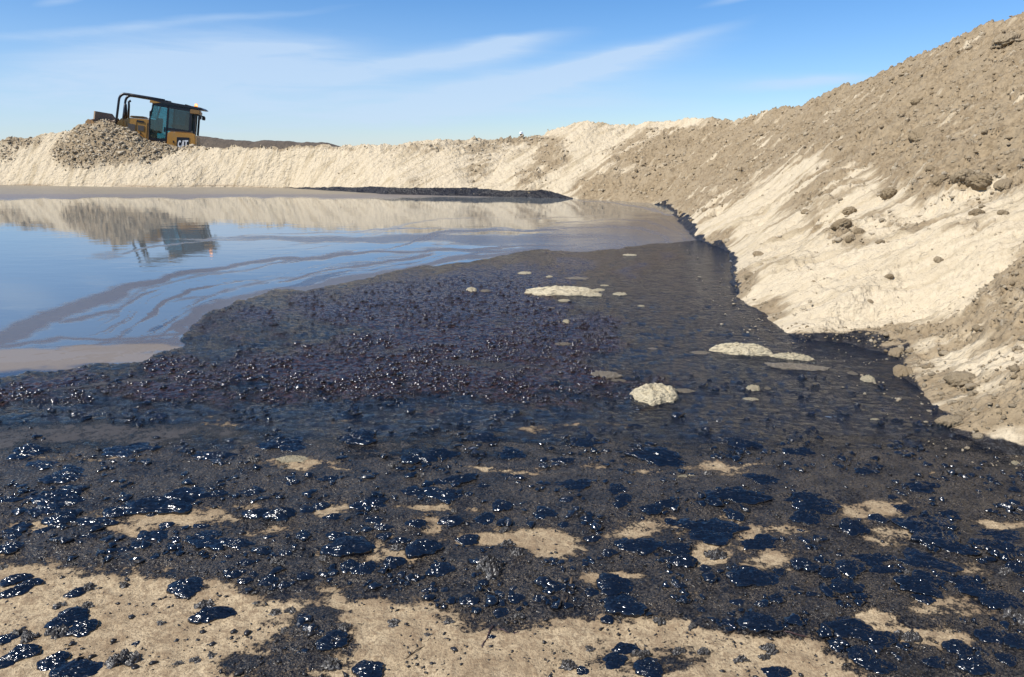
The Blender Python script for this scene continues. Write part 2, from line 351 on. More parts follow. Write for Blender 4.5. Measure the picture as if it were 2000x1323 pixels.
# ---------------------------------------------------------------- setting materials
def sand_mat():
    m, n, b, co = mat('embankment_sand')
    dm = n.attr('damp'); s = n.attr('along'); d = n.attr('upslope'); tarl = n.attr('tarlevel'); foam = n.attr('strata')
    sv2 = n.comb(n.m('MULTIPLY', s, 3.2), n.m('MULTIPLY', d, .7), 0.0)
    st = n.noise(sv2, 1.0, 6, .62, .35)
    nz = n.noise(co, 1.7, 6, .62); nf = n.noise(co, 11.0, 5, .65); gr = n.noise(co, 160.0, 3, .7)
    k = n.m('ADD', n.m('MULTIPLY', dm, .85), n.m('ADD', n.m('MULTIPLY', n.m('SUBTRACT', st, .5), n.lerp(n.attr('far'), 3.0, .9)), n.m('MULTIPLY', n.m('SUBTRACT', nz, .5), 1.2)))
    k = n.m('ADD', k, n.m('MULTIPLY', n.m('SUBTRACT', nf, .5), .45))
    dampf = n.ramp(k, .16, .66)
    pale = n.mix(nf, c4(.50, .405, .265), c4(.66, .555, .395))
    pale = n.mix(n.ramp(st, .45, .7), pale, c4(.42, .335, .21))
    brown = n.mix(n.ramp(nf, .3, .7), c4(.19, .138, .078), c4(.36, .272, .165))
    brown = n.mix(n.ramp(nz, .4, .7), brown, c4(.33, .255, .16))
    cc = n.mix(dampf, pale, brown)
    # thin dirty strata near the shoreline
    stl = n.m('MULTIPLY', foam, n.ramp(n.noise(n.mapv(co, (.25, .25, 26)), 1.0, 3, .6), .47, .56))
    cc = n.mix(n.m('MULTIPLY', stl, .75), cc, c4(.20, .12, .065))
    cc = n.mix(n.m('MULTIPLY', n.ramp(gr, .3, .7), .14), cc, c4(.14, .11, .075))
    tf = n.ramp(n.m('ADD', tarl, n.m('MULTIPLY', n.m('SUBTRACT', n.noise(co, 5.0, 5, .6), .5), .5)), .46, .54)
    cc = n.mix(tf, cc, n.mix(n.ramp(nf, .4, .7), c4(.010, .010, .012), c4(.035, .03, .028)))
    n.put(b, 'Base Color', cc)
    n.put(b, 'Roughness', n.lerp(tf, .92, .38)); b.inputs['Specular IOR Level'].default_value = .3
    h = n.m('ADD', n.m('MULTIPLY', n.noise(co, 7.0, 3, .6), .060), n.m('ADD', n.m('MULTIPLY', n.noise(co, 30.0, 3, .6), .020), n.m('MULTIPLY', gr, .0015)))
    far = n.attr('far')
    h = n.m('ADD', h, n.m('MULTIPLY', n.m('MULTIPLY', n.m('SUBTRACT', 1.0, n.vor(co, 12.0).outputs[0]), dampf), .018))
    sk = n.noise(n.comb(n.m('MULTIPLY', s, 16.0), n.m('MULTIPLY', d, 4.0), 0.0), 1.0, 5, .65, .5)
    h = n.m('ADD', h, n.m('MULTIPLY', sk, n.lerp(far, .040, .0)))
    h = n.m('ADD', h, n.m('MULTIPLY', n.m('MULTIPLY', n.noise(co, 3.2, 4, .6), far), .22))
    n.put(b, 'Normal', n.bump(h, 1.0, 1.0))
    return m
def ground_mat():
    m, n, b, co = mat('pit_floor')
    mo = n.attr('mousse'); sa = n.attr('sand'); gt = n.attr('grit'); mu = n.attr('mud'); wr = n.attr('wet')
    n1 = n.noise(co, 5.0, 7, .68); n2 = n.noise(co, 24.0, 6, .7); n3 = n.noise(co, 90.0, 4, .75); n4 = n.noise(co, 260.0, 2, .7)
    nl = n.noise(n.mapv(co, (1.1, 5.0, 1)), 1.0, 6, .65, .4)
    j = n.m('ADD', n.m('MULTIPLY', n.m('SUBTRACT', n1, .5), 1.3), n.m('ADD', n.m('MULTIPLY', n.m('SUBTRACT', n2, .5), 1.3), n.m('MULTIPLY', n.m('SUBTRACT', n3, .5), 1.1)))
    sf = n.ramp(n.m('ADD', sa, n.m('ADD', j, n.m('MULTIPLY', n.m('SUBTRACT', nl, .5), .5))), .40, .72)
    gf = n.ramp(n.m('ADD', gt, n.m('ADD', n.m('MULTIPLY', j, .5), n.m('MULTIPLY', n.m('SUBTRACT', nl, .5), 1.1))), .36, .56)
    mf = n.ramp(n.m('ADD', mo, n.m('MULTIPLY', j, .6)), .35, .65)
    uf = n.ramp(n.m('ADD', mu, n.m('MULTIPLY', j, .45)), .38, .62)
    # glossy tar
    tar = n.mix(n2, c4(.002, .005, .012), c4(.007, .012, .024))
    mous = n.mix(n.ramp(n2, .4, .65), c4(.010, .006, .006), c4(.055, .030, .024))
    gritc = n.mix(n.ramp(n3, .47, .64), c4(.005, .005, .006), c4(.062, .053, .044))
    gritc = n.mix(n.m('MULTIPLY', n.ramp(nl, .5, .3), .6), gritc, c4(.012, .012, .014))
    gritc = n.mix(n.m('MULTIPLY', n.ramp(n4, .56, .64), n.ramp(n1, .38, .58)), gritc, c4(.24, .185, .12))
    gritc = n.mix(n.m('MULTIPLY', n.ramp(n2, .5, .72), .3), gritc, c4(.12, .095, .065))
    sand = n.mix(n1, c4(.43, .315, .18), c4(.62, .49, .31))
    sand = n.mix(n.m('MULTIPLY', n.ramp(n3, .46, .60), .7), sand, c4(.21, .145, .085))
    sand = n.mix(n.m('MULTIPLY', n.ramp(n2, .47, .62), .65), sand, c4(.21, .14, .08))
    sand = n.mix(n.m('MULTIPLY', n.ramp(n.noise(co, 2.2, 6, .65), .44, .62), .62), sand, c4(.24, .165, .095))
    sand = n.mix(n.ramp(sf, .95, .3), sand, c4(.13, .09, .055))
    sand = n.mix(n.m('MULTIPLY', n.ramp(n4, .63, .70), .7), sand, c4(.09, .065, .045))
    mud = n.mix(n.ramp(mu, .7, .9), n.mix(nl, c4(.040, .034, .028), c4(.085, .07, .054)), n.mix(nl, c4(.20, .165, .115), c4(.33, .28, .20)))
    cc = n.mix(mf, tar, mous); cc = n.mix(gf, cc, gritc); cc = n.mix(uf, cc, mud); cc = n.mix(sf, cc, sand)
    n.put(b, 'Base Color', cc)
    r = n.lerp(mf, .12, .2); r = n.lerp(gf, r, n.lerp(n.ramp(n3, .4, .6), .16, .6)); r = n.lerp(uf, r, .45); r = n.lerp(sf, r, .9)
    n.put(b, 'Roughness', r)
    n.put(b, 'Specular IOR Level', n.lerp(sf, n.lerp(gf, n.lerp(mf, .32, .28), .34), .25))
    # relief
    b20 = n.noise(co, 18.0, 2, .5); b60 = n.noise(co, 60.0, 2, .5); b140 = n.noise(co, 140.0, 1, .5)
    rip = n.m('MULTIPLY', n.noise(n.mapv(co, (7, 12, 6)), 1.0, 3, .55, 1.4), n.lerp(n.ramp(n1, .35, .65), .55, 1.2))
    hv = n.m('SUBTRACT', 1.0, n.vor(co, 20.0, 'SMOOTH_F1').outputs[0])
    lowv = n.ramp(n.noise(n.mapv(co, (.9, 1.8, 1)), 1.0, 4, .6, .6), .38, .62)
    h_t = n.m('ADD', n.m('MULTIPLY', rip, .105), n.m('MULTIPLY', n.m('ADD', n.m('MULTIPLY', b20, .026), n.m('MULTIPLY', b60, .010)), lowv))
    h_m = n.m('ADD', n.m('MULTIPLY', hv, .030), n.m('ADD', n.m('MULTIPLY', b20, .018), n.m('MULTIPLY', b60, .008)))
    h_g = n.m('ADD', n.m('MULTIPLY', b60, .014), n.m('ADD', n.m('MULTIPLY', b20, .020), n.m('MULTIPLY', b140, .005)))
    h_s = n.m('ADD', n.m('MULTIPLY', n2, .014), n.m('ADD', n.m('MULTIPLY', n3, .0085), n.m('MULTIPLY', n4, .0008)))
    h = n.lerp(mf, h_t, h_m); h = n.lerp(gf, h, h_g); h = n.lerp(uf, h, n.m('MULTIPLY', h_s, .4)); h = n.lerp(sf, h, h_s)
    n.put(b, 'Normal', n.bump(h, 1.0, .85))
    return m
def water_mat():
    m, n, b, co = mat('pond_water')
    fi = n.attr('film'); oi = n.attr('oil'); si = n.attr('silt')
    st = n.noise(n.mapv(co, (.9, 3.2, 1), (0, 0, R(8))), 1.0, 7, .68, .8)
    f2 = n.noise(n.mapv(co, (6, 16, 1)), 1.0, 6, .7, .5); f3 = n.noise(co, 22.0, 5, .7)
    ff = n.ramp(n.m('ADD', fi, n.m('ADD', n.m('MULTIPLY', n.m('SUBTRACT', st, .5), .9), n.m('MULTIPLY', n.m('SUBTRACT', f2, .5), .55))), .22, .75)
    of = n.ramp(n.m('ADD', oi, n.m('ADD', n.m('MULTIPLY', n.m('SUBTRACT', st, .5), 1.2), n.m('MULTIPLY', n.m('SUBTRACT', f2, .5), .4))), .32, .68)
    sf = n.ramp(n.m('ADD', si, n.m('ADD', n.m('MULTIPLY', n.m('SUBTRACT', st, .5), .5), n.m('MULTIPLY', n.m('SUBTRACT', f3, .5), .3))), .35, .7)
    cc = n.mix(st, c4(.105, .120, .125), c4(.14, .15, .145))
    cc = n.mix(of, cc, c4(.022, .022, .034))
    cc = n.mix(ff, cc, n.mix(f2, c4(.060, .048, .042), c4(.135, .108, .088)))
    cc = n.mix(sf, cc, c4(.19, .15, .11))
    n.put(b, 'Base Color', cc)
    b.inputs['IOR'].default_value = 1.6
    r = n.lerp(of, .03, .17); r = n.lerp(ff, r, .28); r = n.lerp(sf, r, .5); n.put(b, 'Roughness', r)
    n.put(b, 'IOR', n.lerp(ff, n.lerp(of, 2.25, 1.75), 1.5))
    wvn = n.noise(n.mapv(co, (2.2, 4.5, 1)), 1.0, 3, .5); wv2 = n.noise(n.mapv(co, (.5, 1.1, 1)), 1.0, 2, .5)
    h = n.m('ADD', n.m('MULTIPLY', wvn, .0022), n.m('MULTIPLY', wv2, .004))
    h = n.m('ADD', h, n.m('MULTIPLY', n.m('MULTIPLY', f3, n.m('MAXIMUM', ff, of)), .004))
    n.put(b, 'Normal', n.bump(h, 1.0, .6))
    return m
M_EMB, M_GR, M_WA = sand_mat(), ground_mat(), water_mat()

# ---------------------------------------------------------------- ground, water, embankment
AZ = np.concatenate([np.arange(-180, -50, 3.0), np.arange(-50, -37, .5), np.linspace(-37, 37.5, 780), np.arange(38, 52, .4), np.arange(52, 181, 3.0)])
AZ = np.radians(AZ)
rs = np.concatenate([np.linspace(.3, 1.7, 8), 1.9 * np.exp(np.arange(0, 1 + math.log(47 / 1.9) / .0052) * .0052)])
X, Y = polar(AZ, rs)
Z, px, py, land, mo, sa, gt, mu = ground_h(X, Y, True)
_, dts, _, _, _, _ = emb(X, Y, False)
keep = (dts < .5).ravel()
q, used = grid_quads(len(rs), len(AZ), keep)
q = q[:, ::-1]
V = np.stack([X.ravel(), Y.ravel(), Z.ravel()], 1)[used]
at_ = {'mousse': mo.ravel()[used], 'sand': sa.ravel()[used], 'grit': gt.ravel()[used], 'mud': mu.ravel()[used], 'wet': land.ravel()[used]}
ground = np_mesh('ground', V, q, M_GR, True, at_); ground['kind'] = 'structure'

# water sheet
azw = np.radians(np.linspace(-60, 25, 620)); rw = 4.2 * np.exp(np.arange(0, math.log(45 / 4.2) / .0062) * .0062)
X, Y = polar(azw, rw); px, py = proj(X, Y, 0 * X)
jx = px + 18 * fbm(px * .012, py * .03, 4, 180); jy = py + 4 * fbm(px * .009, py * .03, 4, 190)
film = line_mask(jx, jy, [(-300, 700, 30), (0, 662, 26), (84, 624, 22), (175, 592, 18), (262, 560, 13), (332, 540, 10), (455, 519, 7), (560, 507, 5), (700, 495, 4), (900, 486, 3), (1130, 478, 2)]) * 1.1
film = np.maximum(film, line_mask(jx, jy, [(120, 630, 6), (160, 622, 9), (210, 609, 9), (266, 582, 5), (310, 567, 2)]) * .8)
film = np.maximum(film, line_mask(jx, jy, [(340, 592, 3), (455, 564, 7), (542, 546, 6), (630, 536, 4), (780, 518, 3), (950, 503, 2)]) * .62)
film = np.maximum(film, line_mask(jx, jy, [(-200, 695, 14), (0, 680, 13), (115, 663, 9), (245, 661, 8), (350, 651, 7)]) * .8)
film = np.maximum(film, line_mask(jx, jy, [(240, 496, 4), (330, 478, 4), (520, 457, 3), (760, 449, 3), (1000, 447, 2)]) * .55)
film = np.maximum(film, line_mask(jx, jy, [(1200, 486, 5), (1000, 493, 7), (900, 503, 9), (740, 538, 11), (640, 552, 11), (540, 572, 12), (430, 592, 14), (385, 612, 14), (350, 645, 12)]) * 1.1)
film = np.maximum(film, ell(jx, jy, [(450, 610, 70, 16, .8), (1150, 462, 60, 4, .7), (200, 500, 40, 8, .35), (1250, 408, 90, 7, .35), (300, 668, 110, 8, .7)]))
edge_pl = [(1200, 486 * 2.5), (1000, 493 * 2.5), (900, 503 * 2.5), (740, 538 * 2.5), (640, 552 * 2.5), (540, 572 * 2.5), (430, 592 * 2.5), (385, 612 * 2.5), (350, 645 * 2.5), (250, 690 * 2.5), (0, 735 * 2.5), (-400, 765 * 2.5)]
dl, arc, _ = seg_dist(px, py * 2.5, edge_pl); dl = dl + 14 * fbm(px * .006, py * .02, 4, 195)
sw = fbm(dl * .050 + .6 * perlin(arc * .004, dl * .01, 196), arc * .0022, 4, 197, .62)
swm = sm(sw, .12, .65) * np.exp(-(dl / 190) ** 2) * sm(dl, -10, 12)
film = np.maximum(film, swm * .95)
swo = sm(fbm(dl * .035, arc * .003, 4, 198, .6), .05, .5) * np.exp(-(dl / 90) ** 2)
oil = ell(jx, jy, [(760, 467, 300, 6, .85), (1050, 468, 200, 9, .95), (1230, 452, 140, 16, .85), (1290, 425, 80, 12, .6), (1330, 480, 110, 14, .9), (1000, 488, 240, 3, .7), (560, 655, 200, 14, .4), (350, 680, 330, 9, .55), (100, 720, 300, 12, .7), (1190, 445, 120, 8, .5)])
oil = np.maximum(oil, pmask(jx, jy, [(1130, 440), (1260, 415), (1330, 415), (1440, 520), (1200, 500), (1100, 490)], 30) * .7)
oil = np.maximum(oil, swo * .9)
silt = ell(jx, jy, [(90, 698, 240, 13, 1), (240, 682, 130, 9, .9), (-150, 705, 300, 20, 1), (570, 652, 80, 4, .75)])
silt = np.maximum(silt, line_mask(jx, jy, [(1120, 392, 2), (1200, 397, 4), (1280, 408, 6), (1312, 418, 4)]) * .75)
silt = np.maximum(silt, (1 - sm(jy, 378, 402)) * .75)
qw, usedw = grid_quads(len(rw), len(azw)); qw = qw[:, ::-1]
water = np_mesh('water', np.stack([X.ravel(), Y.ravel(), 0 * X.ravel()], 1), qw, M_WA, True, {'film': film, 'oil': oil, 'silt': silt}); water['kind'] = 'structure'

# embankment
AZE = np.concatenate([np.arange(-60, -37, .5), np.linspace(-37, 38, 980), np.arange(38.3, 60, .4), np.arange(60, 176, 2.0)]); AZE = np.radians(AZE)
re_ = 2.7 * np.exp(np.arange(0, math.log(75 / 2.7) / .0031) * .0031)
# skip most rows beyond the crests
re_ = np.concatenate([2.7 * np.exp(np.arange(0, math.log(24 / 2.7) / .0036) * .0036), np.arange(24.05, 47.5, .07), np.arange(47.8, 62, .5)])
X, Y = polar(AZE, re_)
Z, dts, s_, dm, px, py = emb(X, Y)
_, _, _ = 0, 0, 0
lev_x = [0, 540, 590, 660, 760, 930, 1000, 1060, 1125, 1280, 1300, 1420, 1500, 1560, 1740, 2000]
lev_z = [0, .0, .10, .18, .24, .27, .20, .27, 0, .0, .12, .06, .0, .05, .06, .02]
pjx = px + 10 * fbm(X * .8, Y * .8, 3, 140)
lev = np.interp(pjx, lev_x, lev_z)
tarl = np.clip(.5 + (lev * (1 + np.where(px > 1200, 1.3, .14) * fbm(X * 1.1, Y * 1.1, 3, 141)) - Z) * 6.0, 0, 1) * (lev > .015)
tarl = np.where(Y < 2, 0, tarl)
drr, _, _ = seg_dist(X, Y, ridge); bk = inside(X, Y, back_poly)
strat = np.clip(1.2 - Z / .16, 0, 1) * (Z > .0) * (Y > 24) * (px < 960)
keep = ((dts > -.12) & ~((bk) & (drr > 12) & (X > 3) & (Y < 30))).ravel()
q, used = grid_quads(len(re_), len(AZE), keep); q = q[:, ::-1]
V = np.stack([X.ravel(), Y.ravel(), Z.ravel()], 1)[used]
embo = np_mesh('sand_embankment', V, q, M_EMB, True, {'damp': dm.ravel()[used], 'along': s_.ravel()[used], 'upslope': np.maximum(dts, 0).ravel()[used], 'tarlevel': tarl.ravel()[used], 'strata': strat.ravel()[used], 'far': sm(Y, 22, 34).ravel()[used]})
embo['kind'] = 'structure'
EX, EY, EZ, ED, EDT, EPX, EPY = [a.ravel()[used] for a in (X, Y, Z, dm, dts, px, py)]
EBK = bk.ravel()[used]

# far plain to the horizon, and the dark spoil heap beyond
M_PLAIN = simple('plain_sand', (.36, .30, .22), .95, var=.3, scale=.5, bump=.02)
av = np.radians(np.arange(0, 361, 4.0)); rv = np.array([44, 60, 90, 150, 300, 800, 2500, 8000.0])
X, Y = polar(av, rv); zz = np.where(np.hypot(X, Y) < 50, -.6, .38)
qv, _ = grid_quads(len(rv), len(av)); pl = np_mesh('plain', np.stack([X.ravel(), Y.ravel(), zz.ravel()], 1), qv[:, ::-1], M_PLAIN); pl['kind'] = 'structure'
def hill(name, p0, p1, tops, Yd, depth, m):
    xs = np.linspace(p0, p1, 170); us = np.linspace(-1, 1, 15)
    P, U = np.meshgrid(xs, us)
    top = np.interp(P, [t[0] for t in tops], [t[1] for t in tops])
    zt = CAMH + (HZ - top) / F * Yd; zt = .3 + (zt - .3) * sm(P, p0, p0 + 25) * (1 - sm(P, p1 - 60, p1))
    Yv = Yd + U * depth
    Xv = (P - 1000) / F * Yd / 1.03
    Zv = .3 + (zt - .3) * np.cos(U * math.pi / 2) ** .8 + (.07 * fbm(Xv * 1.1, Yv * 1.1, 4, 200)) * np.cos(U * 1.5)
    qq, _ = grid_quads(15, 170)
    o = np_mesh(name, np.stack([Xv.ravel(), Yv.ravel(), Zv.ravel()], 1), qq[:, ::-1], m, True); return o
M_SPOIL = simple('spoil_soil', (.105, .08, .055), .95, var=.5, scale=1.5, bump=.15)
h = hill('hill', 340, 730, [(380, 266), (420, 271), (450, 274), (500, 277), (540, 275), (580, 279), (640, 279), (660, 286), (700, 292)], 60, 4, M_SPOIL); h['kind'] = 'structure'

# ---------------------------------------------------------------- loose clods
def ico(sub):
    import bmesh
    bm = bmesh.new(); bmesh.ops.create_icosphere(bm, subdivisions=sub, radius=1)
    v = np.array([a.co[:] for a in bm.verts]); f = np.array([[x.index for x in p.verts] for p in bm.faces]); bm.free(); return v, f
I1, I2, I3 = ico(1), ico(2), ico(5)
def clods(name, P, sz, base, m, flat=.75, attrs=None, rough=.3, jit=0.0, smooth=True):
    v0, f0 = base; nv = len(v0); N = len(P)
    a = rng.random(N) * 6.283; ca, sa = np.cos(a), np.sin(a)
    sc = sz[:, None] * (1 + rng.normal(0, .22, (N, 3))); sc[:, 2] *= flat
    ph = rng.random((N, 3)) * 9
    rad = 1 + rough * np.sin(v0[None, :, 0] * 2.7 + ph[:, :1]) * np.sin(v0[None, :, 1] * 3.1 + ph[:, 1:2]) + rough * .6 * np.sin(v0[None, :, 2] * 5.3 + ph[:, 2:3] + v0[None, :, 0] * 4)
    rad = rad + rng.normal(0, jit, rad.shape)
    v = v0[None] * rad[..., None] * sc[:, None, :]
    x = v[..., 0] * ca[:, None] - v[..., 1] * sa[:, None]; y = v[..., 0] * sa[:, None] + v[..., 1] * ca[:, None]
    V = np.stack([x, y, v[..., 2]], -1) + P[:, None, :]
    f = (f0[None] + (np.arange(N) * nv)[:, None, None]).reshape(-1, 3)
    at_ = {k: np.repeat(vv, nv) for k, vv in (attrs or {}).items()}
    return np_mesh(name, V.reshape(-1, 3), f, m, smooth, at_)
def clod_mat():
    m, n, b, co = mat('clod_sand')
    t = n.attr('tone'); nf = n.noise(co, 18.0, 5, .65)
    a = n.mix(nf, c4(.21, .155, .09), c4(.36, .275, .17)); p = n.mix(nf, c4(.42, .345, .24), c4(.56, .475, .345))
    n.put(b, 'Base Color', n.mix(t, a, p)); b.inputs['Roughness'].default_value = .95; b.inputs['Specular IOR Level'].default_value = .2
    n.put(b, 'Normal', n.bump(n.noise(n.new('ShaderNodeNewGeometry').outputs['Position'], 40.0, 6, .75), .03)); return m
M_CLOD = clod_mat()
vis = (EPX > -40) & (EPX < 2060) & (EPY > -30) & (EPY < 950) & (EDT > .05) & (~EBK)
R3 = np.hypot(EX, EY)
lumpy = sm(ED + .5 * fbm(EX * 1.1, EY * 1.1, 3, 300), .2, .8)
wgt = np.where(vis, (.06 + lumpy) , 0); idx = rng.choice(len(EX), 9000, p=wgt / wgt.sum())
dist = R3[idx]
szz = np.clip(rng.lognormal(-4.1, .55, len(idx)), .006, .07) * (.55 + dist / 22)
szz = np.minimum(szz * .62, .06)
szz = np.where(ED[idx] < .3, szz * .7, szz)
P = np.stack([EX[idx] + rng.normal(0, .01, len(idx)), EY[idx] + rng.normal(0, .01, len(idx)), EZ[idx] + szz * .1], 1)
tone = np.clip(np.where(ED[idx] < .35, .75, .38) + rng.normal(0, .22, len(idx)), 0, 1)
mw = np.where(vis & (EY > 28) & (ED > .3), (ED - .2) * np.where(EPX < 450, 1, .06), 0); im = rng.choice(len(EX), 1900, p=mw / mw.sum())
sm_ = np.clip(rng.lognormal(-3.5, .5, len(im)), .012, .09)
P = np.concatenate([P, np.stack([EX[im] + rng.normal(0, .05, len(im)), EY[im] + rng.normal(0, .02, len(im)), EZ[im] + sm_ * .15 + rng.normal(0, .02, len(im))], 1)]); szz = np.concatenate([szz, sm_]); tone = np.concatenate([tone, np.clip(rng.normal(.85, .3, len(im)), 0, 1)])
big = szz > .028
c1 = clods('sand_crumbs', P[~big], szz[~big], I1, M_CLOD, attrs={'tone': tone[~big]}, jit=.16); c1['kind'] = 'stuff'
tag(c1, 'loose crumbs of brown and cream sand scattered over the embankment slope', 'sand crumbs')
c2 = clods('sand_clumps', P[big], szz[big], I2, M_CLOD, attrs={'tone': tone[big]}, rough=.25, jit=.13); c2['kind'] = 'stuff'
tag(c2, 'rough clumps of damp brown sand lying over the embankment slope', 'sand clumps')

# separate clods that one can point at
def slope_point(px_, py_):
    q = (EPX - px_) ** 2 + (EPY - py_) ** 2 + np.where(vis, 0, 1e6); i = int(np.argmin(q)); return np.array([EX[i], EY[i], EZ[i]]), R3[i]
clod_shapes = []
for k in range(7):
    v, f = I3
    ph = rng.random(6) * 8
    px3 = v[:, 0] + .6 * v[:, 2]; py3 = v[:, 1] - .5 * v[:, 2]
    rad = .85 + .16 * np.sin(v[:, 0] * 2.3 + ph[0]) * np.sin(v[:, 1] * 2.9 + ph[1]) + .30 * (.5 - np.abs(perlin(px3 * 1.6 + ph[3], py3 * 1.6, 310 + k))) + .22 * (.5 - np.abs(perlin(px3 * 3.6 + ph[4], py3 * 3.6, 311 + k))) + .12 * (.5 - np.abs(perlin(px3 * 8, py3 * 8, 312 + k))) + .05 * perlin(px3 * 17, py3 * 17, 313 + k)
    o = np_mesh('sand_clod', v * rad[:, None], f, M_CLOD, True, {'tone': np.full(len(v), .05 + .1 * (k % 3))}); clod_shapes.append(o.data)
    bpy.data.objects.remove(o)
clod_list = [(1640, 462, 34, 'largest brown clod resting on the pale slope below the middle of the embankment'), (1662, 466, 24, 'brown clod touching the right side of the largest clod on the pale slope'), (1718, 472, 18, 'round brown clod sitting alone on pale sand right of the largest clod'),
             (1680, 452, 26, 'flat brown clod just up the slope from the largest clod'), (1484, 492, 22, 'small tilted clod on the pale lower slope near the pond bend'), (1960, 415, 22, 'lone dark clod on pale sand near the right edge of the photo'), (1908, 405, 26, 'brown clod on pale sand left of the lone dark clod'),
             (1800, 268, 42, 'big blocky clod high on the brown upper slope'), (1740, 365, 36, 'dark clod in the brown band halfway up the slope'), (1880, 350, 40, 'dark clod at the lower edge of the brown upper slope'), (1915, 345, 46, 'largest dark clod in the row at the lower edge of the brown slope'), (1965, 340, 30, 'dark clod at the right end of the row on the brown slope'),
             (1965, 85, 44, 'big clod high up near the crest at the top right'), (1835, 352, 30, 'dark clod at the left end of the row on the brown slope'), (1740, 525, 15, 'small round clod on the smooth pale slope above the bend'), (1700, 577, 12, 'tiny clod alone in the middle of the smoothest pale sand'),
             (1880, 745, 54, 'broad brown clod between pale patches on the lower right slope'), (1728, 740, 36, 'pale brown clod at the water edge beside the tar inlet'), (1745, 706, 28, 'rounded clod above the tar inlet at the foot of the slope'), (1830, 845, 44, 'wide pale clod jutting into the tar at the lower right toe'), (1790, 196, 20, 'clod on the upper slope below the crest notch'),
             (1573, 425, 18, 'clod on the mixed slope above the pale streaks'), (1660, 400, 26, 'brown clod on the slope between two pale streaks'), (1835, 500, 16, 'small clod on pale sand right of the middle'), (1590, 555, 12, 'small clod above the brown foot of the pale slope')]
for i, (a, b_, wp, lab) in enumerate(clod_list):
    p, dd = slope_point(a, b_); r = wp * .5 * dd / F
    o = bpy.data.objects.new('sand_clod', clod_shapes[i % 7]); COL.objects.link(o)
    r *= .9; o.location = (p[0], p[1], p[2] + r * .08); o.scale = (r * 1.1, r * .9, r * .62); o.rotation_euler = (rng.random() * .4, rng.random() * .4, rng.random() * 6)
    tag(o, lab, 'clod', 'clods of damp sand on the embankment')

# ---------------------------------------------------------------- tar lumps
def lump_mat(name, gritty):
    m, n, b, co = mat(name)
    oi = n.new('ShaderNodeObjectInfo'); mp = n.new('ShaderNodeVectorMath', operation='ADD'); n.l.new(co, mp.inputs[0])
    rv = n.comb(n.m('MULTIPLY', oi.outputs['Random'], 30.0), 0.0, 0.0); n.l.new(rv, mp.inputs[1]); co = mp.outputs[0]
    a = n.noise(co, 3.0, 6, .65); f = n.noise(co, 16.0, 5, .7)
    if gritty:
        cc = n.mix(n.ramp(f, .42, .65), c4(.010, .010, .011), c4(.07, .058, .045)); n.put(b, 'Roughness', n.lerp(n.ramp(f, .35, .6), .22, .6))
    else:
        cc = n.mix(a, c4(.002, .003, .006), c4(.006, .009, .016))
        cc = n.mix(n.m('MULTIPLY', n.ramp(f, .66, .76), .35), cc, c4(.05, .04, .03))
        n.put(b, 'Roughness', n.lerp(n.ramp(a, .4, .65), .09, .28))
    b.inputs['Specular IOR Level'].default_value = .8
    n.put(b, 'Base Color', cc)
    pos = n.new('ShaderNodeNewGeometry').outputs['Position']; wr = n.noise(n.mapv(pos, (12, 34, 18)), 1.0, 2, .5, 1.2); wr = n.m('SUBTRACT', 1.0, n.m('ABSOLUTE', n.m('MULTIPLY', n.m('SUBTRACT', wr, .5), 3.0)))
    h = n.m('ADD', n.m('MULTIPLY', wr, .0052 if not gritty else .003), n.m('MULTIPLY', n.noise(pos, 70.0, 1, .5), .0012 if not gritty else .008))
    n.put(b, 'Normal', n.bump(h, 1.0, .9)); return m
M_LUMP, M_LUMPG = lump_mat('wet_tar', False), lump_mat('gritty_tar', True)
def pancake(seed, kind, m, rings=20, segs=60):
    r_ = np.random.default_rng(seed); ph = r_.random(8) * 6.28
    phi = np.linspace(0, 2 * np.pi, segs, endpoint=False)
    lob = {0: .15, 1: .26, 2: .30}[kind]
    Ro = 1 + lob * np.sin(2 * phi + ph[0]) * .7 + lob * .7 * np.sin(3 * phi + ph[1]) + lob * .45 * np.sin(5 * phi + ph[2]) + lob * .25 * np.sin(9 * phi + ph[3]) + lob * .2 * np.sin(14 * phi + ph[4])
    V = [(0, 0, 1.0)]
    rho = np.concatenate([np.linspace(.10, .86, rings - 5), [.93, .98, 1.0, 1.0, .97]])
    for k, q in enumerate(rho):
        if k < rings - 5: hh = (1 - q ** 2.6) ** .55
        else: hh = [.52, .33, .14, -.15, -.6][k - (rings - 5)]
        for i in range(segs):
            x = math.cos(phi[i]) * Ro[i] * q; y = math.sin(phi[i]) * Ro[i] * q; V.append((x, y, hh))
    V = np.array(V)
    amp = {0: .26, 1: .5, 2: .9}[kind]
    nz = fbm(V[:, 0] * 1.5 + seed, V[:, 1] * 3.8, 4, seed % 50, .62); nb = .5 - np.abs(perlin(V[:, 0] * 3.4 + seed * .7, V[:, 1] * 6.0, 7)) * 2
    V[:, 2] += amp * (nz + .5 * nb) * np.clip(V[:, 2] + .2, 0, 1)
    F3 = [(0, 1 + i, 1 + (i + 1) % segs, 1 + (i + 1) % segs) for i in range(segs)]
    me_f = [tuple(f[:3]) for f in F3]
    for k in range(rings - 1):
        for i in range(segs):
            a = 1 + k * segs + i; b2 = 1 + k * segs + (i + 1) % segs
            me_f.append((a, a + segs, b2 + segs, b2))
    me = bpy.data.meshes.new('tar_lump'); me.from_pydata([tuple(v) for v in V], [], me_f)
    me.polygons.foreach_set('use_smooth', np.ones(len(me_f), bool)); me.materials.append(m); me.update(); return me
SH0 = [pancake(10 + k, 0, M_LUMP) for k in range(8)]
SH1 = [pancake(40 + k, 1, M_LUMP) for k in range(10)]
SHG = [pancake(80 + k, 2, M_LUMPG) for k in range(6)]
lumps = []   # px, py, w, type ('s' smooth,'g' gritty,'w' wide plate), label
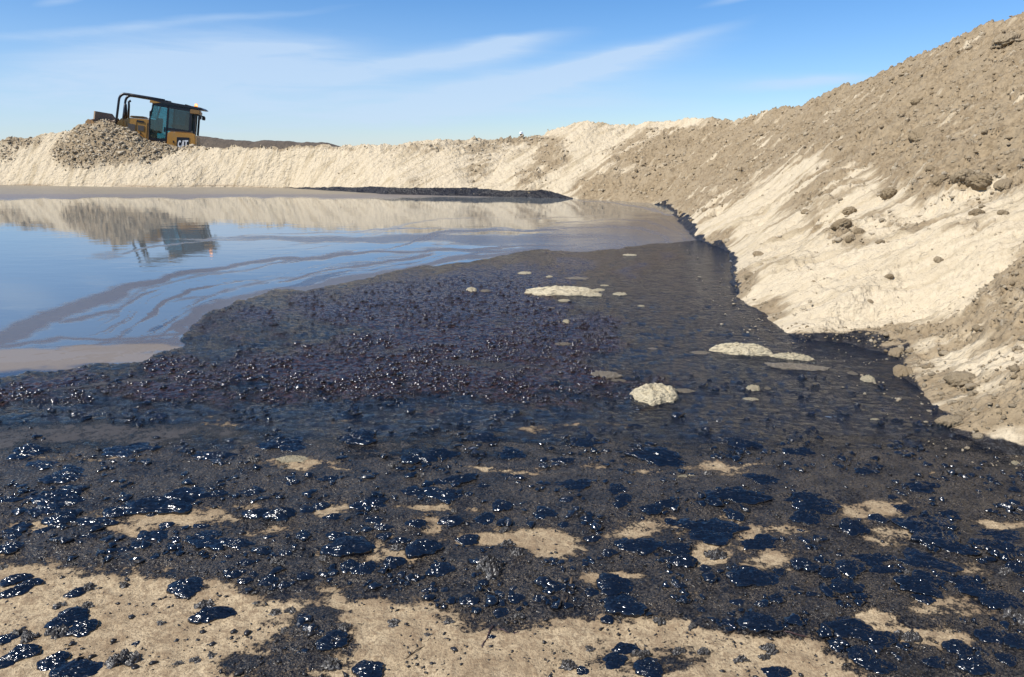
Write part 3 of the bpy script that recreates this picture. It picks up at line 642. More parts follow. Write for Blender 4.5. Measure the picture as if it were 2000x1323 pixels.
def L6(u, v, w_, t='s', lab=None): lumps.append((u * .35, 900 + v * .35, w_ * .35, t, lab))
def L7(u, v, w_, t='s', lab=None): lumps.append((700 + u * .35, 900 + v * .35, w_ * .35, t, lab))
def L8(u, v, w_, t='s', lab=None): lumps.append((1300 + u * .35, 900 + v * .35, w_ * .35, t, lab))
L6(90, 685, 160, 's', 'flat black tar lump topmost in the left edge cluster of three on bare sand'); L6(170, 708, 130, 's', 'black tar lump at the right of the left edge cluster of three'); L6(95, 745, 170, 's', 'black tar lump lowest in the left edge cluster of three')
L6(425, 755, 120, 's', 'round shiny tar lump on bare sand right of the left edge cluster'); L6(490, 725, 80, 'g'); L6(1045, 720, 220, 's', 'oval glossy tar lump alone on bare sand just below the tar crust on the left')
L6(695, 705, 60, 'g', 'small gritty black clod alone on bare sand between two glossy lumps'); L6(385, 900, 240, 's', 'large glossy tar lump fused to a second one on bare sand at lower left'); L6(465, 960, 160, 's', 'smaller tar lump under the right side of the large fused lump'); L6(325, 985, 115, 'g', 'gritty tar lump under the left side of the large fused lump')
L6(1190, 875, 220, 's', 'smooth oval tar lump alone on the clean bare sand at lower left centre'); L6(1150, 818, 90, 'g'); L6(1540, 868, 75, 'g', 'pointed gritty black clod at the upper left of the dark grit patch'); L6(1625, 862, 60, 'g'); L6(1690, 900, 60)
L6(1860, 1040, 200, 's', 'large oval tar lump on the right side of the dark grit patch in the sand'); L6(165, 1015, 95, 'g', 'small crinkled tar clod near the left edge below the fused lumps'); L6(35, 1015, 120, 's', 'tar lump cut by the left edge beside a small crinkled clod'); L6(130, 1100, 165, 's', 'upper right of two touching tar lumps near the bottom left corner'); L6(40, 1140, 140, 's', 'lower left of two touching tar lumps near the bottom left corner')
L6(305, 1145, 175, 's', 'slim brownish tar lump near the bottom left corner'); L6(690, 1140, 150, 'g', 'long thin crumbly tar strip near the bottom left'); L6(430, 1195, 290, 's', 'biggest tar lump at the bottom edge, near the bottom left corner')
for a in [(345, 825, 60, 'g'), (490, 825, 70, 'g'), (665, 310, 165), (270, 290, 200, 'w'), (350, 345, 200), (330, 380, 90), (500, 370, 170, 'w'), (625, 375, 80), (870, 310, 110), (1215, 215, 110), (1120, 385, 90), (1430, 320, 140),
          (1855, 350, 110), (1790, 275, 110), (1715, 305, 90), (1855, 125, 130, 'w'), (1635, 140, 80), (1410, 200, 160, 'w'), (830, 455, 220, 'w'), (980, 460, 60), (1150, 465, 210, 'w'), (1320, 490, 170, 'w'), (1695, 450, 90), (1875, 455, 120), (1595, 550, 80), (1385, 610, 80), (1315, 668, 110),
          (1370, 705, 80), (1500, 700, 110), (1590, 720, 80), (1705, 675, 110), (1960, 615, 130), (60, 520, 150), (90, 410, 160, 'w'), (250, 420, 100), (30, 245, 150, 'w'), (240, 35, 200, 'w'), (390, 80, 180, 'w'), (930, 385, 90), (20, 615, 60, 'g'), (1090, 1130, 60, 'g'), (1185, 1110, 50, 'g'),
          (1000, 1155, 50, 'g'), (1850, 1170, 110, 'g'), (80, 440, 120, 'w'), (700, 520, 110, 'w'), (500, 450, 90, 'w')]: L6(*a)
L6(340, 225, 330, 'w', 'broad wrinkled tar sheet at the left, above a row of lumps on the crust'); L6(950, 262, 430, 'w', 'longest flat tar sheet on the dark crust left of centre'); L6(1570, 335, 180, 's', 'domed tar lump right of a smaller one beside a tan patch left of centre'); L6(1940, 510, 250, 's', 'large tar lump at the edge of the tan patch left of centre')
L7(480, 215, 215, 'w', 'wrinkled tar lump, larger of the overlapping pair above the centre tan patch'); L7(310, 200, 160, 'w'); L7(70, 275, 210, 'w', 'broad flat tar lump on the crust up and left of the centre tan patch'); L7(800, 275, 130); L7(520, 365, 150); L7(710, 345, 130)
L7(360, 515, 210, 's', 'large tar lump left of the long centre tan patch'); L7(1305, 460, 95, 's', 'small domed tar lump at the right end of the centre tan patch'); L7(1565, 505, 240, 's', 'largest tar lump right of the centre tan patch'); L7(1780, 520, 170, 's', 'long tar lump behind a rounder one right of centre'); L7(1810, 597, 185, 's', 'round tar lump in front of a longer one right of centre')
L7(1425, 727, 225, 's', 'long flat tar lump just above the biggest lump at the crust edge'); L7(1480, 842, 245, 's', 'big lobed tar lump at the edge of the crust right of centre'); L7(1390, 905, 85, 's', 'small knob of tar stuck to the lower left of the big lobed lump'); L7(740, 642, 150, 'g', 'spiky crumbled tar clod standing up from the crust at centre')
L7(1095, 745, 120, 's', 'tar lump beside the short brown stick'); L7(1490, 1065, 145, 's', 'domed tar lump on bare sand near the bottom right of centre'); L7(1430, 1135, 155, 's', 'flat tar lump below left of a domed one near the bottom'); L7(1790, 1090, 85, 'g', 'round dull gritty clod alone on bare sand near the bottom'); L7(1620, 1187, 180, 's', 'dark lump at the bottom edge below a domed lump'); L7(60, 1200, 190, 's', 'flat tar lump cut by the bottom edge left of centre')
for a in [(455, 145, 110, 'w'), (325, 385, 120), (140, 405, 110), (230, 475, 90), (610, 455, 140), (1400, 550, 100), (1935, 630, 80), (1450, 190, 150, 'w'), (1480, 240, 110), (1460, 275, 90), (1640, 300, 130), (1730, 268, 130), (460, 635, 165), (700, 710, 70), (1300, 765, 90), (615, 810, 120), (880, 800, 110),
          (800, 875, 110), (830, 490, 80, 'g'), (885, 555, 90, 'g'), (1145, 385, 70), (960, 375, 60), (1275, 355, 80), (1165, 250, 90), (200, 590, 140), (35, 625, 150), (30, 505, 120), (1040, 320, 150, 'w'), (1580, 1105, 90, 'g'), (1290, 1065, 60, 'g'), (1250, 1190, 80), (1170, 1165, 100, 'g'), (1680, 918, 60, 'g'),
          (1925, 1095, 70, 'g'), (1800, 810, 60), (1785, 730, 80), (505, 920, 60, 'g'), (200, 925, 80, 'g'), (1740, 360, 80), (90, 360, 120, 'w'), (145, 445, 90), (880, 110, 90, 'w'), (700, 165, 80, 'w'), (1020, 800, 70)]: L7(*a)
L8(370, 225, 320, 'w', 'wide rippled tar sheet on the upper crust right of centre'); L8(250, 405, 400, 'w', 'widest rippled tar lump right of centre, ringed by tan gaps'); L8(1480, 400, 460, 'w', 'widest tar sheet on the right, above the long ragged lumps'); L8(480, 682, 300, 's', 'large tar lump on the crust right of centre, below a tan patch')
L8(1010, 970, 320, 's', 'biggest round tar lump at lower right beside the pale sand strip'); L8(1200, 1030, 210, 's', 'tar lump trailing off the right side of the biggest round lump'); L8(995, 735, 175, 's', 'shiny tar lump alone on the crust at lower right'); L8(520, 950, 215, 's', 'slanting tar lump on bare sand left of the biggest round one'); L8(355, 930, 85, 's', 'small round tar lump on bare sand left of the slanting one')
L8(625, 805, 120, 's', 'smooth blue black tar lump on the crust above the slanting one'); L8(1870, 812, 250, 's', 'long bulging tar lump near the right edge'); L8(1700, 720, 300, 'w', 'flat ragged tar sheet near the right edge above the bulging lump')
for a in [(530, 480, 220, 'w'), (35, 270, 90), (790, 240, 250, 'w'), (850, 290, 240), (790, 345, 220), (1045, 405, 175), (390, 330, 110), (1560, 500, 250, 'w'), (1860, 440, 210, 'w'), (1860, 517, 280, 'w'), (1325, 290, 130, 'w'), (1580, 315, 130, 'w'), (280, 550, 110, 'g'), (1150, 575, 240, 'w'), (1450, 590, 270, 'w'),
          (770, 620, 160), (910, 655, 140), (1030, 630, 190), (1205, 637, 140), (1440, 795, 110), (1420, 720, 260, 'w'), (1960, 630, 150), (1630, 1065, 170), (1820, 1010, 180), (1950, 1045, 170), (1090, 1125, 175), (1180, 1180, 180), (1500, 1150, 120), (1720, 1170, 200), (580, 1070, 100, 'g'),
          (550, 1115, 60, 'g'), (970, 550, 50), (640, 650, 90), (80, 730, 70), (110, 810, 60), (400, 820, 80), (530, 840, 80), (200, 860, 50), (720, 750, 60), (1180, 350, 110), (290, 690, 40), (810, 780, 70), (620, 1200, 150), (150, 945, 50, 'g'), (1350, 1010, 120, 'g'), (1950, 900, 130, 'g'), (1900, 1140, 120)]: L8(*a)
# dark patches farther up the crust
for a in [(860, 893, 60), (560, 872, 90), (700, 862, 80), (820, 900, 70), (1000, 890, 60), (1290, 900, 120), (1150, 870, 60), (420, 895, 80), (250, 885, 90), (60, 885, 80), (1240, 835, 26), (1100, 905, 40), (1450, 870, 70), (1560, 890, 60), (310, 818, 40), (950, 860, 60), (1690, 925, 40), (1490, 945, 60), (1800, 960, 70), (130, 940, 80), (1120, 955, 60), (900, 945, 60)]:
    lumps.append((a[0], a[1], a[2], 'w', None))
rr = np.random.default_rng(5)
for k in range(62):
    yy = 900 + 400 * rr.random() ** 1.1; lumps.append((rr.random() * 2000, yy, 10 + 18 * rr.random(), 'g' if rr.random() < .45 else 's', None))
def zone_label(px_, py_, w_, t):
    side = 'left' if px_ < 667 else ('middle' if px_ < 1333 else 'right')
    side = {'left': 'left third', 'middle': 'middle third', 'right': 'right third'}[side]
    row = 'upper oily crust' if py_ < 1000 else ('broken crust with tan gaps' if py_ < 1130 else ('lower sand and crust' if py_ < 1230 else 'the bottom edge'))
    size = 'small' if w_ < 28 else ('medium' if w_ < 52 else 'wide')
    look = {'s': 'glossy black tar lump', 'g': 'dull gritty tar clod', 'w': 'flat wrinkled tar patch'}[t]
    return '%s %s on %s, %s' % (size, look, row, side)
from collections import defaultdict
zl = defaultdict(list)
for i, L_ in enumerate(lumps):
    if not L_[4]: zl[zone_label(*L_[:4])].append(i)
ORD = ['first', 'second', 'third', 'fourth', 'fifth', 'sixth', 'seventh', 'eighth', 'ninth', 'tenth', 'eleventh', 'twelfth', 'thirteenth', 'fourteenth', 'fifteenth', 'sixteenth', 'seventeenth', 'eighteenth']
lump_label = {}
for k_, v_ in zl.items():
    v_.sort(key=lambda i: lumps[i][0])
    for r_, i in enumerate(v_): lump_label[i] = k_ if len(v_) == 1 else '%s, %s from left' % (k_, ORD[min(r_, 17)])
for i, (a, b_, wp, t, lab) in enumerate(lumps):
    p = at(a, b_); dep = math.hypot(p[1], CAMH) * (1 if True else 0)
    wid = wp * (p[1] * cp + CAMH * sp_) / F * .5
    me = {'s': SH0, 'g': SHG, 'w': SH1}[t][i % {'s': 8, 'g': 6, 'w': 10}[t]]
    asp = {'s': rr.uniform(.62, .92), 'g': rr.uniform(.6, .95), 'w': rr.uniform(.6, .85)}[t]
    if wp > 100: asp = .6
    th = {'s': rr.uniform(.26, .38), 'g': rr.uniform(.35, .55), 'w': rr.uniform(.11, .17)}[t]
    if wp > 80: th *= .75
    o = bpy.data.objects.new('tar_lump', me); COL.objects.link(o)
    gz = float(ground_h(np.array([p[0]]), np.array([p[1]]))[0])
    o.location = (p[0], p[1], gz - .002); o.scale = (wid, wid * asp, wid * th)
    o.rotation_euler = (rr.normal(0, .03), rr.normal(0, .03), rr.normal(0, .22) + (math.pi if rr.random() < .5 else 0) + (R(18) if (t == 's' and a < 700 and b_ > 1100) else 0))
    tag(o, lab or lump_label[i], 'tar lump', 'tar lumps stranded on the oily sand')

# tiny tar crumbs over the foreground
M_CR = simple('tar_crumb', (.018, .016, .015), .35, var=.6, scale=40, spec=.5)
N = 9000
cx = rng.random(N) * 2200 - 100; cy = 880 + 560 * rng.random(N) ** .9
land, mo, sa, gt, mu = zones(cx, cy)
clus = fbm(cx * .008, cy * .016, 4, 400)
ok = (clus + .25 * rng.random(N) > np.where(sa > .5, .12, -.3)); cx, cy, sa = cx[ok], cy[ok], sa[ok]
xc = (cx - 1000) / F; yc = (661.5 - cy) / F; dz = -sp_ + yc * cp; t = -CAMH / dz; wx = xc * t; wy = (cp + yc * sp_) * t
gz = ground_h(wx, wy); sz = np.clip(rng.lognormal(-5.85, .6, len(wx)), .0012, .012)
o = clods('tar_crumbs', np.stack([wx, wy, gz + sz * .2], 1), sz, I1, M_CR, .6, jit=.2, rough=.45); tag(o, 'scattered tiny black tar crumbs on the tan sand and the oily crust', 'tar crumbs', kind='stuff')
# small wet nodules matting the crust together
N = 8500
cx = rng.random(N) * 2200 - 100; cy = 735 + 565 * rng.random(N)
land, mo, sa, gt, mu = zones(cx, cy)
ok = (sa < .25) & (fbm(cx * .010, cy * .022, 4, 430) + .25 * rng.random(N) > .18); cx, cy = cx[ok], cy[ok]
xc = (cx - 1000) / F; yc = (661.5 - cy) / F; dz = -sp_ + yc * cp; t = -CAMH / dz; wx = xc * t; wy = (cp + yc * sp_) * t
sz = np.clip(rng.lognormal(-4.5, .5, len(wx)), .004, .035)
o = clods('tar_nodules', np.stack([wx, wy, ground_h(wx, wy)], 1), sz, I2, M_LUMP, .5, jit=.03, rough=.35); tag(o, 'small wet tar nodules matting the oily crust between the bigger lumps', 'tar nodules', kind='stuff')
print('nodules', len(wx))
# glinting knobs of emulsified oil
N = 26000
cx = rng.random(N) * 1500 - 200; cy = 545 + 245 * rng.random(N) ** .8
land, mo, sa, gt, mu = zones(cx, cy)
ok = (mo > .35 + .5 * rng.random(N)) & (land > .8) & (mu < .3) & (fbm(cx * .006, cy * .02, 3, 410) + rng.random(N) * .5 > -.05); cx, cy = cx[ok], cy[ok]
xc = (cx - 1000) / F; yc = (661.5 - cy) / F; dz = -sp_ + yc * cp; t = -CAMH / dz; wx = xc * t; wy = (cp + yc * sp_) * t
M_KN = simple('emulsified_oil', (.018, .011, .010), .2, var=.5, scale=12, spec=1.0)
sz = np.clip(rng.lognormal(-5.0, .7, len(wx)), .003, .026)
o = clods('oil_knobs', np.stack([wx, wy, ground_h(wx, wy) + sz * .02], 1), sz, I1, M_KN, .6, rough=.45, jit=.12); tag(o, 'glinting brown black knobs of emulsified oil covering the middle of the pit', 'oil sludge', kind='stuff')

# ---------------------------------------------------------------- foam patches
def foam_mat(name, c0, c1):
    m, n, b, co = mat(name); a = n.noise(co, 3.0, 6, .65); f = n.noise(co, 14.0, 5, .7)
    cc = n.mix(a, c4(*c0), c4(*c1)); cc = n.mix(n.m('MULTIPLY', n.ramp(f, .58, .7), .6), cc, c4(*[x * .45 for x in c0])); n.put(b, 'Base Color', cc)
    b.inputs['Roughness'].default_value = .7
    h = n.m('ADD', n.m('MULTIPLY', n.m('SUBTRACT', 1.0, n.vor(co, 6.5, 'SMOOTH_F1').outputs[0]), .05), n.m('MULTIPLY', a, .10)); n.put(b, 'Normal', n.bump(h, .5)); return m
M_F1 = foam_mat('cream_foam', (.46, .38, .24), (.68, .59, .40)); M_F2 = foam_mat('dull_foam', (.17, .14, .10), (.30, .25, .18))
def foam(a, b_, wp, hp, m, lab, thick=.05, tilt=0, seed=0, name='foam_patch'):
    p = at(a, b_); dep = p[1] * cp + CAMH * sp_; wid = wp * dep / F * .5
    dl = abs(at(a, b_ - hp * .5)[1] - at(a, b_ + hp * .5)[1]) * .5 * .85
    segs, rings = 64, 16; r_ = np.random.default_rng(seed + 900); ph = r_.random(8) * 6.28
    phi = np.linspace(0, 2 * np.pi, segs, endpoint=False)
    Ro = 1 + .07 * np.sin(2 * phi + ph[0]) + .07 * np.sin(5 * phi + ph[1]) + .06 * np.sin(8 * phi + ph[2]) + .05 * np.sin(13 * phi + ph[3]) + .04 * np.sin(21 * phi + ph[4])
    V = [(0, 0, 1.0)]
    for q in np.linspace(1 / rings, 1, rings):
        hh = (1 - q ** 3) ** .6 if q < 1 else -.3
        for i in range(segs): V.append((math.cos(phi[i]) * Ro[i] * q, math.sin(phi[i]) * Ro[i] * q, hh))
    V = np.array(V); kx = wid / max(dl, .02)
    fx = 2.0 * min(max(kx, .6), 2.2); nb = .5 - np.abs(perlin(V[:, 0] * fx + seed, V[:, 1] * 2.0, seed)) * 1.6; n2 = fbm(V[:, 0] * fx * 2, V[:, 1] * 4, 3, seed + 3)
    V[:, 2] = np.where(V[:, 2] > 0, V[:, 2] * (.72 + .42 * nb + .22 * n2), V[:, 2])
    f = [(0, 1 + i, 1 + (i + 1) % segs) for i in range(segs)]
    for k in range(rings - 1):
        for i in range(segs):
            x = 1 + k * segs + i; y = 1 + k * segs + (i + 1) % segs; f.append((x, x + segs, y + segs, y))
    me = bpy.data.meshes.new(name); me.from_pydata([tuple(v) for v in V], [], f); me.polygons.foreach_set('use_smooth', np.ones(len(f), bool)); me.materials.append(m); me.update()
    o = bpy.data.objects.new(name, me); COL.objects.link(o); o.location = (p[0], p[1], max(.006, float(ground_h(np.array([p[0]]), np.array([p[1]]))[0]) - .002)); o.scale = (wid, dl, thick * .62); o.rotation_euler = (0, 0, R(tilt))
    return tag(o, lab, 'foam', 'patches of foam stranded on the oil')
FO = [(1095, 573, 138, 17, 1, 'long lumpy cream foam patch, largest near the far side of the oil', .10, 0), (1155, 578, 46, 8, 1, 'small cream foam tail at the lower right end of the long patch', .05, 0), (1170, 569, 22, 5, 1, 'tiny foam scrap at the upper right end of the long patch', .03, 0),
      (1211, 577, 26, 6, 1, 'small foam patch right of the long lumpy one', .04, 0), (1102, 590, 22, 5, 1, 'small foam patch just below the long lumpy one', .03, 0), (1025, 536, 28, 5, 1, 'small bright foam patch up and left of the long one', .04, 0), (1073, 543, 14, 4, 1, 'tiny foam dot between two small patches above the long one', .03, 0),
      (1127, 546, 50, 6, 2, 'flat grey foam patch above the long lumpy one', .02, 0), (921, 569, 22, 8, 1, 'small mounded foam patch left of the long one', .05, 0), (948, 571, 20, 5, 2, 'dull foam patch touching a small mound on the left', .02, 0), (1075, 603, 30, 4, 2, 'thin grey foam strip below the long lumpy patch', .015, 0),
      (1106, 632, 14, 6, 1, 'round foam ball on dark oil below the thin grey strip', .05, 0), (1100, 675, 34, 6, 2, 'dull foam patch, left of a close pair in the middle of the oil', .02, 0), (1126, 669, 18, 5, 2, 'dull foam patch, right of a close pair in the middle of the oil', .02, 0), (1274, 684, 24, 5, 2, 'dull foam patch between the close pair and the right lumpy row', .015, 0),
      (1368, 692, 38, 9, 2, 'dull foam patch left of the lumpy foam row', .02, 0), (1448, 690, 110, 20, 1, 'lumpy cream foam row near the slope, left and larger half', .12, -16), (1548, 703, 72, 9, 1, 'lumpy cream foam row near the slope, thin right half', .08, -20), (1558, 720, 112, 16, 2, 'dull flat foam patch right below the lumpy foam row', .03, -16),
      (1280, 778, 92, 34, 1, 'biggest cream foam heap in the middle of the dark oil', .13, 0), (1336, 767, 38, 9, 2, 'dull foam tail at the upper right of the biggest heap', .03, 0), (1183, 736, 56, 16, 2, 'dull slanting foam patch left of the biggest heap', .03, -18), (1208, 747, 28, 7, 2, 'dull foam scrap at the lower right end of the slanting patch', .02, 0),
      (1471, 763, 28, 9, 1, 'small mounded foam patch below the lumpy row', .05, 0), (1499, 761, 14, 5, 2, 'tiny dull foam patch right of a small mound', .02, 0), (1464, 783, 36, 6, 1, 'flat pale foam patch below a small mound right of the biggest heap', .02, 0), (1664, 733, 18, 7, 2, 'small foam patch in the dark inlet by the slope', .03, 0), (1694, 746, 28, 10, 1, 'rounded foam lump where the dark inlet meets the slope', .07, 0),
      (1594, 753, 14, 5, 2, 'tiny dull foam patch left of the dark inlet', .02, 0), (1708, 823, 18, 4, 1, 'thin white foam flake on blue oil at lower right', .015, 0), (572, 903, 58, 13, 1, 'white foam heap on a tan patch in the left foreground crust', .035, 0), (1340, 940, 36, 4, 1, 'thin white flake on the crust right of centre', .016, 0), (400, 892, 26, 4, 1, 'thin pale flake on the crust left of the white foam heap', .016, 0),
      (1983, 910, 14, 9, 1, 'white foam lump on the tar by the right edge', .03, 0), (1230, 500, 26, 4, 1, 'small foam patch near the far tip of the oil', .03, 0), (1180, 560, 16, 3, 1, 'small pale scrap above the right end of the long patch', .02, 0), (1252, 600, 14, 3, 1, 'tiny pale scrap right of the long lumpy patch', .02, 0)]
for i, (a, b_, wp, hp, k, lab, th, tl) in enumerate(FO): foam(a, b_, wp, hp, M_F1 if k == 1 else M_F2, lab, th, tl, i)
# small pale pebbles of sand along the toe on the right
N = 260; cx = rng.uniform(1250, 2010, N); cy = np.zeros(N)
tx = [p[0] for p in toe_px if p[0] > 1320]; ty = [p[1] for p in toe_px if p[0] > 1320]
k_ = rng.integers(10, len(toe_px), N); base = np.array(toe_px)[k_]
cx = base[:, 0] + rng.normal(0, 26, N) - rng.exponential(26, N); cy = base[:, 1] + rng.normal(0, 7, N) + rng.exponential(9, N)
xc = (cx - 1000) / F; yc = (661.5 - cy) / F; dz = -sp_ + yc * cp; t = -CAMH / dz; wx = xc * t; wy = (cp + yc * sp_) * t
sz = np.clip(rng.lognormal(-5.2, .5, N), .003, .022) * np.where(cy > 650, 1, 1.3)
o = clods('sand_pebbles', np.stack([wx, wy, ground_h(wx, wy) + sz * .3], 1), sz, I1, M_CLOD, .7, {'tone': np.clip(rng.normal(.75, .2, N), 0, 1)}); tag(o, 'small pale sand pebbles scattered on the tar along the foot of the slope', 'pebbles', kind='stuff')

# ---------------------------------------------------------------- sticks and strands
def tube(pts, rad, seg=8, closed=False):
    pts = [Vector(p) for p in pts]; V = []; Fc = []
    prev = None
    for i, p in enumerate(pts):
        t = (pts[min(i + 1, len(pts) - 1)] - pts[max(i - 1, 0)]).normalized()
        if prev is None: prev = t.orthogonal().normalized()
        u = (prev - t * prev.dot(t)).normalized(); prev = u; v = t.cross(u)
        r = rad[i] if isinstance(rad, (list, tuple)) else rad
        for k in range(seg):
            a = 2 * math.pi * k / seg; V.append(p + (u * math.cos(a) + v * math.sin(a)) * r)
    for i in range(len(pts) - 1):
        for k in range(seg): Fc.append((i * seg + k, i * seg + (k + 1) % seg, (i + 1) * seg + (k + 1) % seg, (i + 1) * seg + k))
    Fc.append(tuple(range(seg - 1, -1, -1))); Fc.append(tuple(range((len(pts) - 1) * seg, len(pts) * seg)))
    return V, Fc
class MB:
    def __init__(s): s.v = []; s.f = []
    def add(s, V, Fc):
        o = len(s.v); s.v += [tuple(x) for x in V]; s.f += [tuple(o + i for i in f) for f in Fc]; return s
    def box(s, c, d, rot=None):
        V = [Vector((x * d[0] / 2, y * d[1] / 2, z * d[2] / 2)) for x in (-1, 1) for y in (-1, 1) for z in (-1, 1)]
        if rot is not None: V = [rot @ p for p in V]
        V = [p + Vector(c) for p in V]
        return s.add(V, [(0, 1, 3, 2), (4, 6, 7, 5), (0, 4, 5, 1), (2, 3, 7, 6), (0, 2, 6, 4), (1, 5, 7, 3)])
    def prism(s, prof, y0, y1):
        k = len(prof); V = [(x, y0, z) for x, z in prof] + [(x, y1, z) for x, z in prof]
        F_ = [(i, (i + 1) % k, k + (i + 1) % k, k + i) for i in range(k)] + [tuple(range(k - 1, -1, -1)), tuple(range(k, 2 * k))]
        return s.add(V, F_)
    def tube(s, pts, r, seg=10): return s.add(*tube(pts, r, seg))
    def build(s, name, m, parent=None, bevel=0, smooth=False):
        import bmesh
        me = bpy.data.meshes.new(name); me.from_pydata(s.v, [], s.f)
        bm = bmesh.new(); bm.from_mesh(me); bmesh.ops.recalc_face_normals(bm, faces=bm.faces)
        if bevel: bmesh.ops.bevel(bm, geom=[e for e in bm.edges if len(e.link_faces) == 2 and e.calc_face_angle(0) > .6], offset=bevel, segments=2, affect='EDGES', clamp_overlap=True)
        bm.to_mesh(me); bm.free()
        if smooth: me.polygons.foreach_set('use_smooth', np.ones(len(me.polygons), bool))
        me.materials.append(m); o = bpy.data.objects.new(name, me); COL.objects.link(o)
        if parent: o.parent = parent
        return o
M_TWIG = simple('old_twig', (.10, .065, .035), .8, var=.4, scale=60); M_STR = simple('seaweed_strand', (.055, .028, .026), .5, var=.4, scale=60)
def strand(pts, r, m, name, lab, cat, lift=.001):
    r *= .6
    P = []
    for i, (a, b_) in enumerate(pts):
        p = at(a, b_); g = float(ground_h(np.array([p[0]]), np.array([p[1]]))[0]); P.append((p[0], p[1], g + lift + .003 * math.sin(i * 2.1)))
    Q = []
    for i in range(len(P) - 1):
        for k in range(4):
            t = k / 4; Q.append(tuple(P[i][j] * (1 - t) + P[i + 1][j] * t + rr.normal(0, r * .5) for j in range(3)))
    Q.append(P[-1]); rad = [r * (.7 + .5 * rr.random()) * (1 if 0 < i < len(Q) - 1 else .4) for i in range(len(Q))]
    o = MB().add(*tube(Q, rad, 7)).build(name, m, None, 0, True); return tag(o, lab, cat)
tw = MB(); p = at(1112, 1158); q_ = Vector(p); tw.tube([q_ + Vector((0, 0, 0)), q_ + Vector((.006, .01, .03)), q_ + Vector((.010, .03, .05))], [.006, .007, .004], 7)
tag(tw.build('stick', M_TWIG, None, 0, True), 'short brown stick poking up out of the oily crust', 'stick')
strand([(1102, 1192), (1108, 1178)], .004, M_TWIG, 'stick', 'thin pale stick lying just below the upright brown stick', 'stick')
strand([(965, 1230), (955, 1245), (950, 1258), (943, 1265), (943, 1275)], .0045, M_STR, 'seaweed', 'dark purple strand running down bare sand below the crust, left one', 'seaweed')
strand([(970, 1236), (985, 1243), (1000, 1247), (1015, 1242)], .004, M_STR, 'seaweed', 'dark purple strand curving right on bare sand below the crust', 'seaweed')
strand([(790, 1297), (812, 1280), (830, 1268), (842, 1250)], .003, M_TWIG, 'seaweed', 'thin brown strand slanting across bare sand near the bottom', 'seaweed')
strand([(1500, 1238), (1540, 1250), (1580, 1256)], .004, M_STR, 'seaweed', 'dark crumbly strand on bare sand left of the biggest round tar lump', 'seaweed')

# ---------------------------------------------------------------- bulldozer
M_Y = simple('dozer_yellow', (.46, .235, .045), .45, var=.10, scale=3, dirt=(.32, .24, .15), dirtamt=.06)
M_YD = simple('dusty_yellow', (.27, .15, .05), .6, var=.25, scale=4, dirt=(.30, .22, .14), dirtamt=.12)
M_K = simple('black_paint', (.012, .012, .016), .35, var=.3, scale=6, dirt=(.10, .085, .065), dirtamt=.02)
M_STEEL = simple('worn_steel', (.16, .13, .10), .45, .6, var=.3, scale=6, dirt=(.22, .16, .10), dirtamt=.1)
M_BL = simple('blade_brown', (.22, .125, .06), .6, var=.3, scale=3, dirt=(.26, .19, .12), dirtamt=.1)
M_MESH = simple('grille_mesh', (.10, .085, .07), .6, var=.3, scale=30, bump=.004)
M_W = simple('white_print', (.8, .8, .78), .5, var=.03, scale=5)
M_SEAT = simple('seat_fabric', (.03, .04, .055), .8, var=.3, scale=20)
M_GREY = simple('cab_interior', (.055, .06, .065), .7, var=.2, scale=6)
def glass(name, tint, refl=.10):
    m = bpy.data.materials.new(name); m.use_nodes = True; n = NT(m.node_tree); n.n.remove(n.n['Principled BSDF'])
    out = n.n['Material Output']; tr = n.new('ShaderNodeBsdfTransparent'); tr.inputs[0].default_value = c4(*tint)
    gl = n.new('ShaderNodeBsdfGlossy'); gl.inputs['Roughness'].default_value = .03; df = n.new('ShaderNodeBsdfDiffuse'); df.inputs[0].default_value = c4(.30, .27, .22)
    tc = n.new('ShaderNodeTexCoord').outputs['Object']
    m1 = n.new('ShaderNodeMixShader'); n.put(m1, 0, n.m('MULTIPLY', n.ramp(n.noise(tc, 3.0, 5, .6), .35, .8), .12)); n.l.new(tr.outputs[0], m1.inputs[1]); n.l.new(df.outputs[0], m1.inputs[2])
    lw = n.new('ShaderNodeLayerWeight'); lw.inputs[0].default_value = .5
    m2 = n.new('ShaderNodeMixShader'); n.put(m2, 0, n.m('ADD', n.m('MULTIPLY', lw.outputs['Fresnel'], .5), refl * .3)); n.l.new(m1.outputs[0], m2.inputs[1]); n.l.new(gl.outputs[0], m2.inputs[2])
    n.l.new(m2.outputs[0], out.inputs[0]); return m
M_G1 = glass('teal_glass', (.36, .66, .70)); M_G2 = glass('dark_glass', (.26, .36, .38))
SC = 1.11
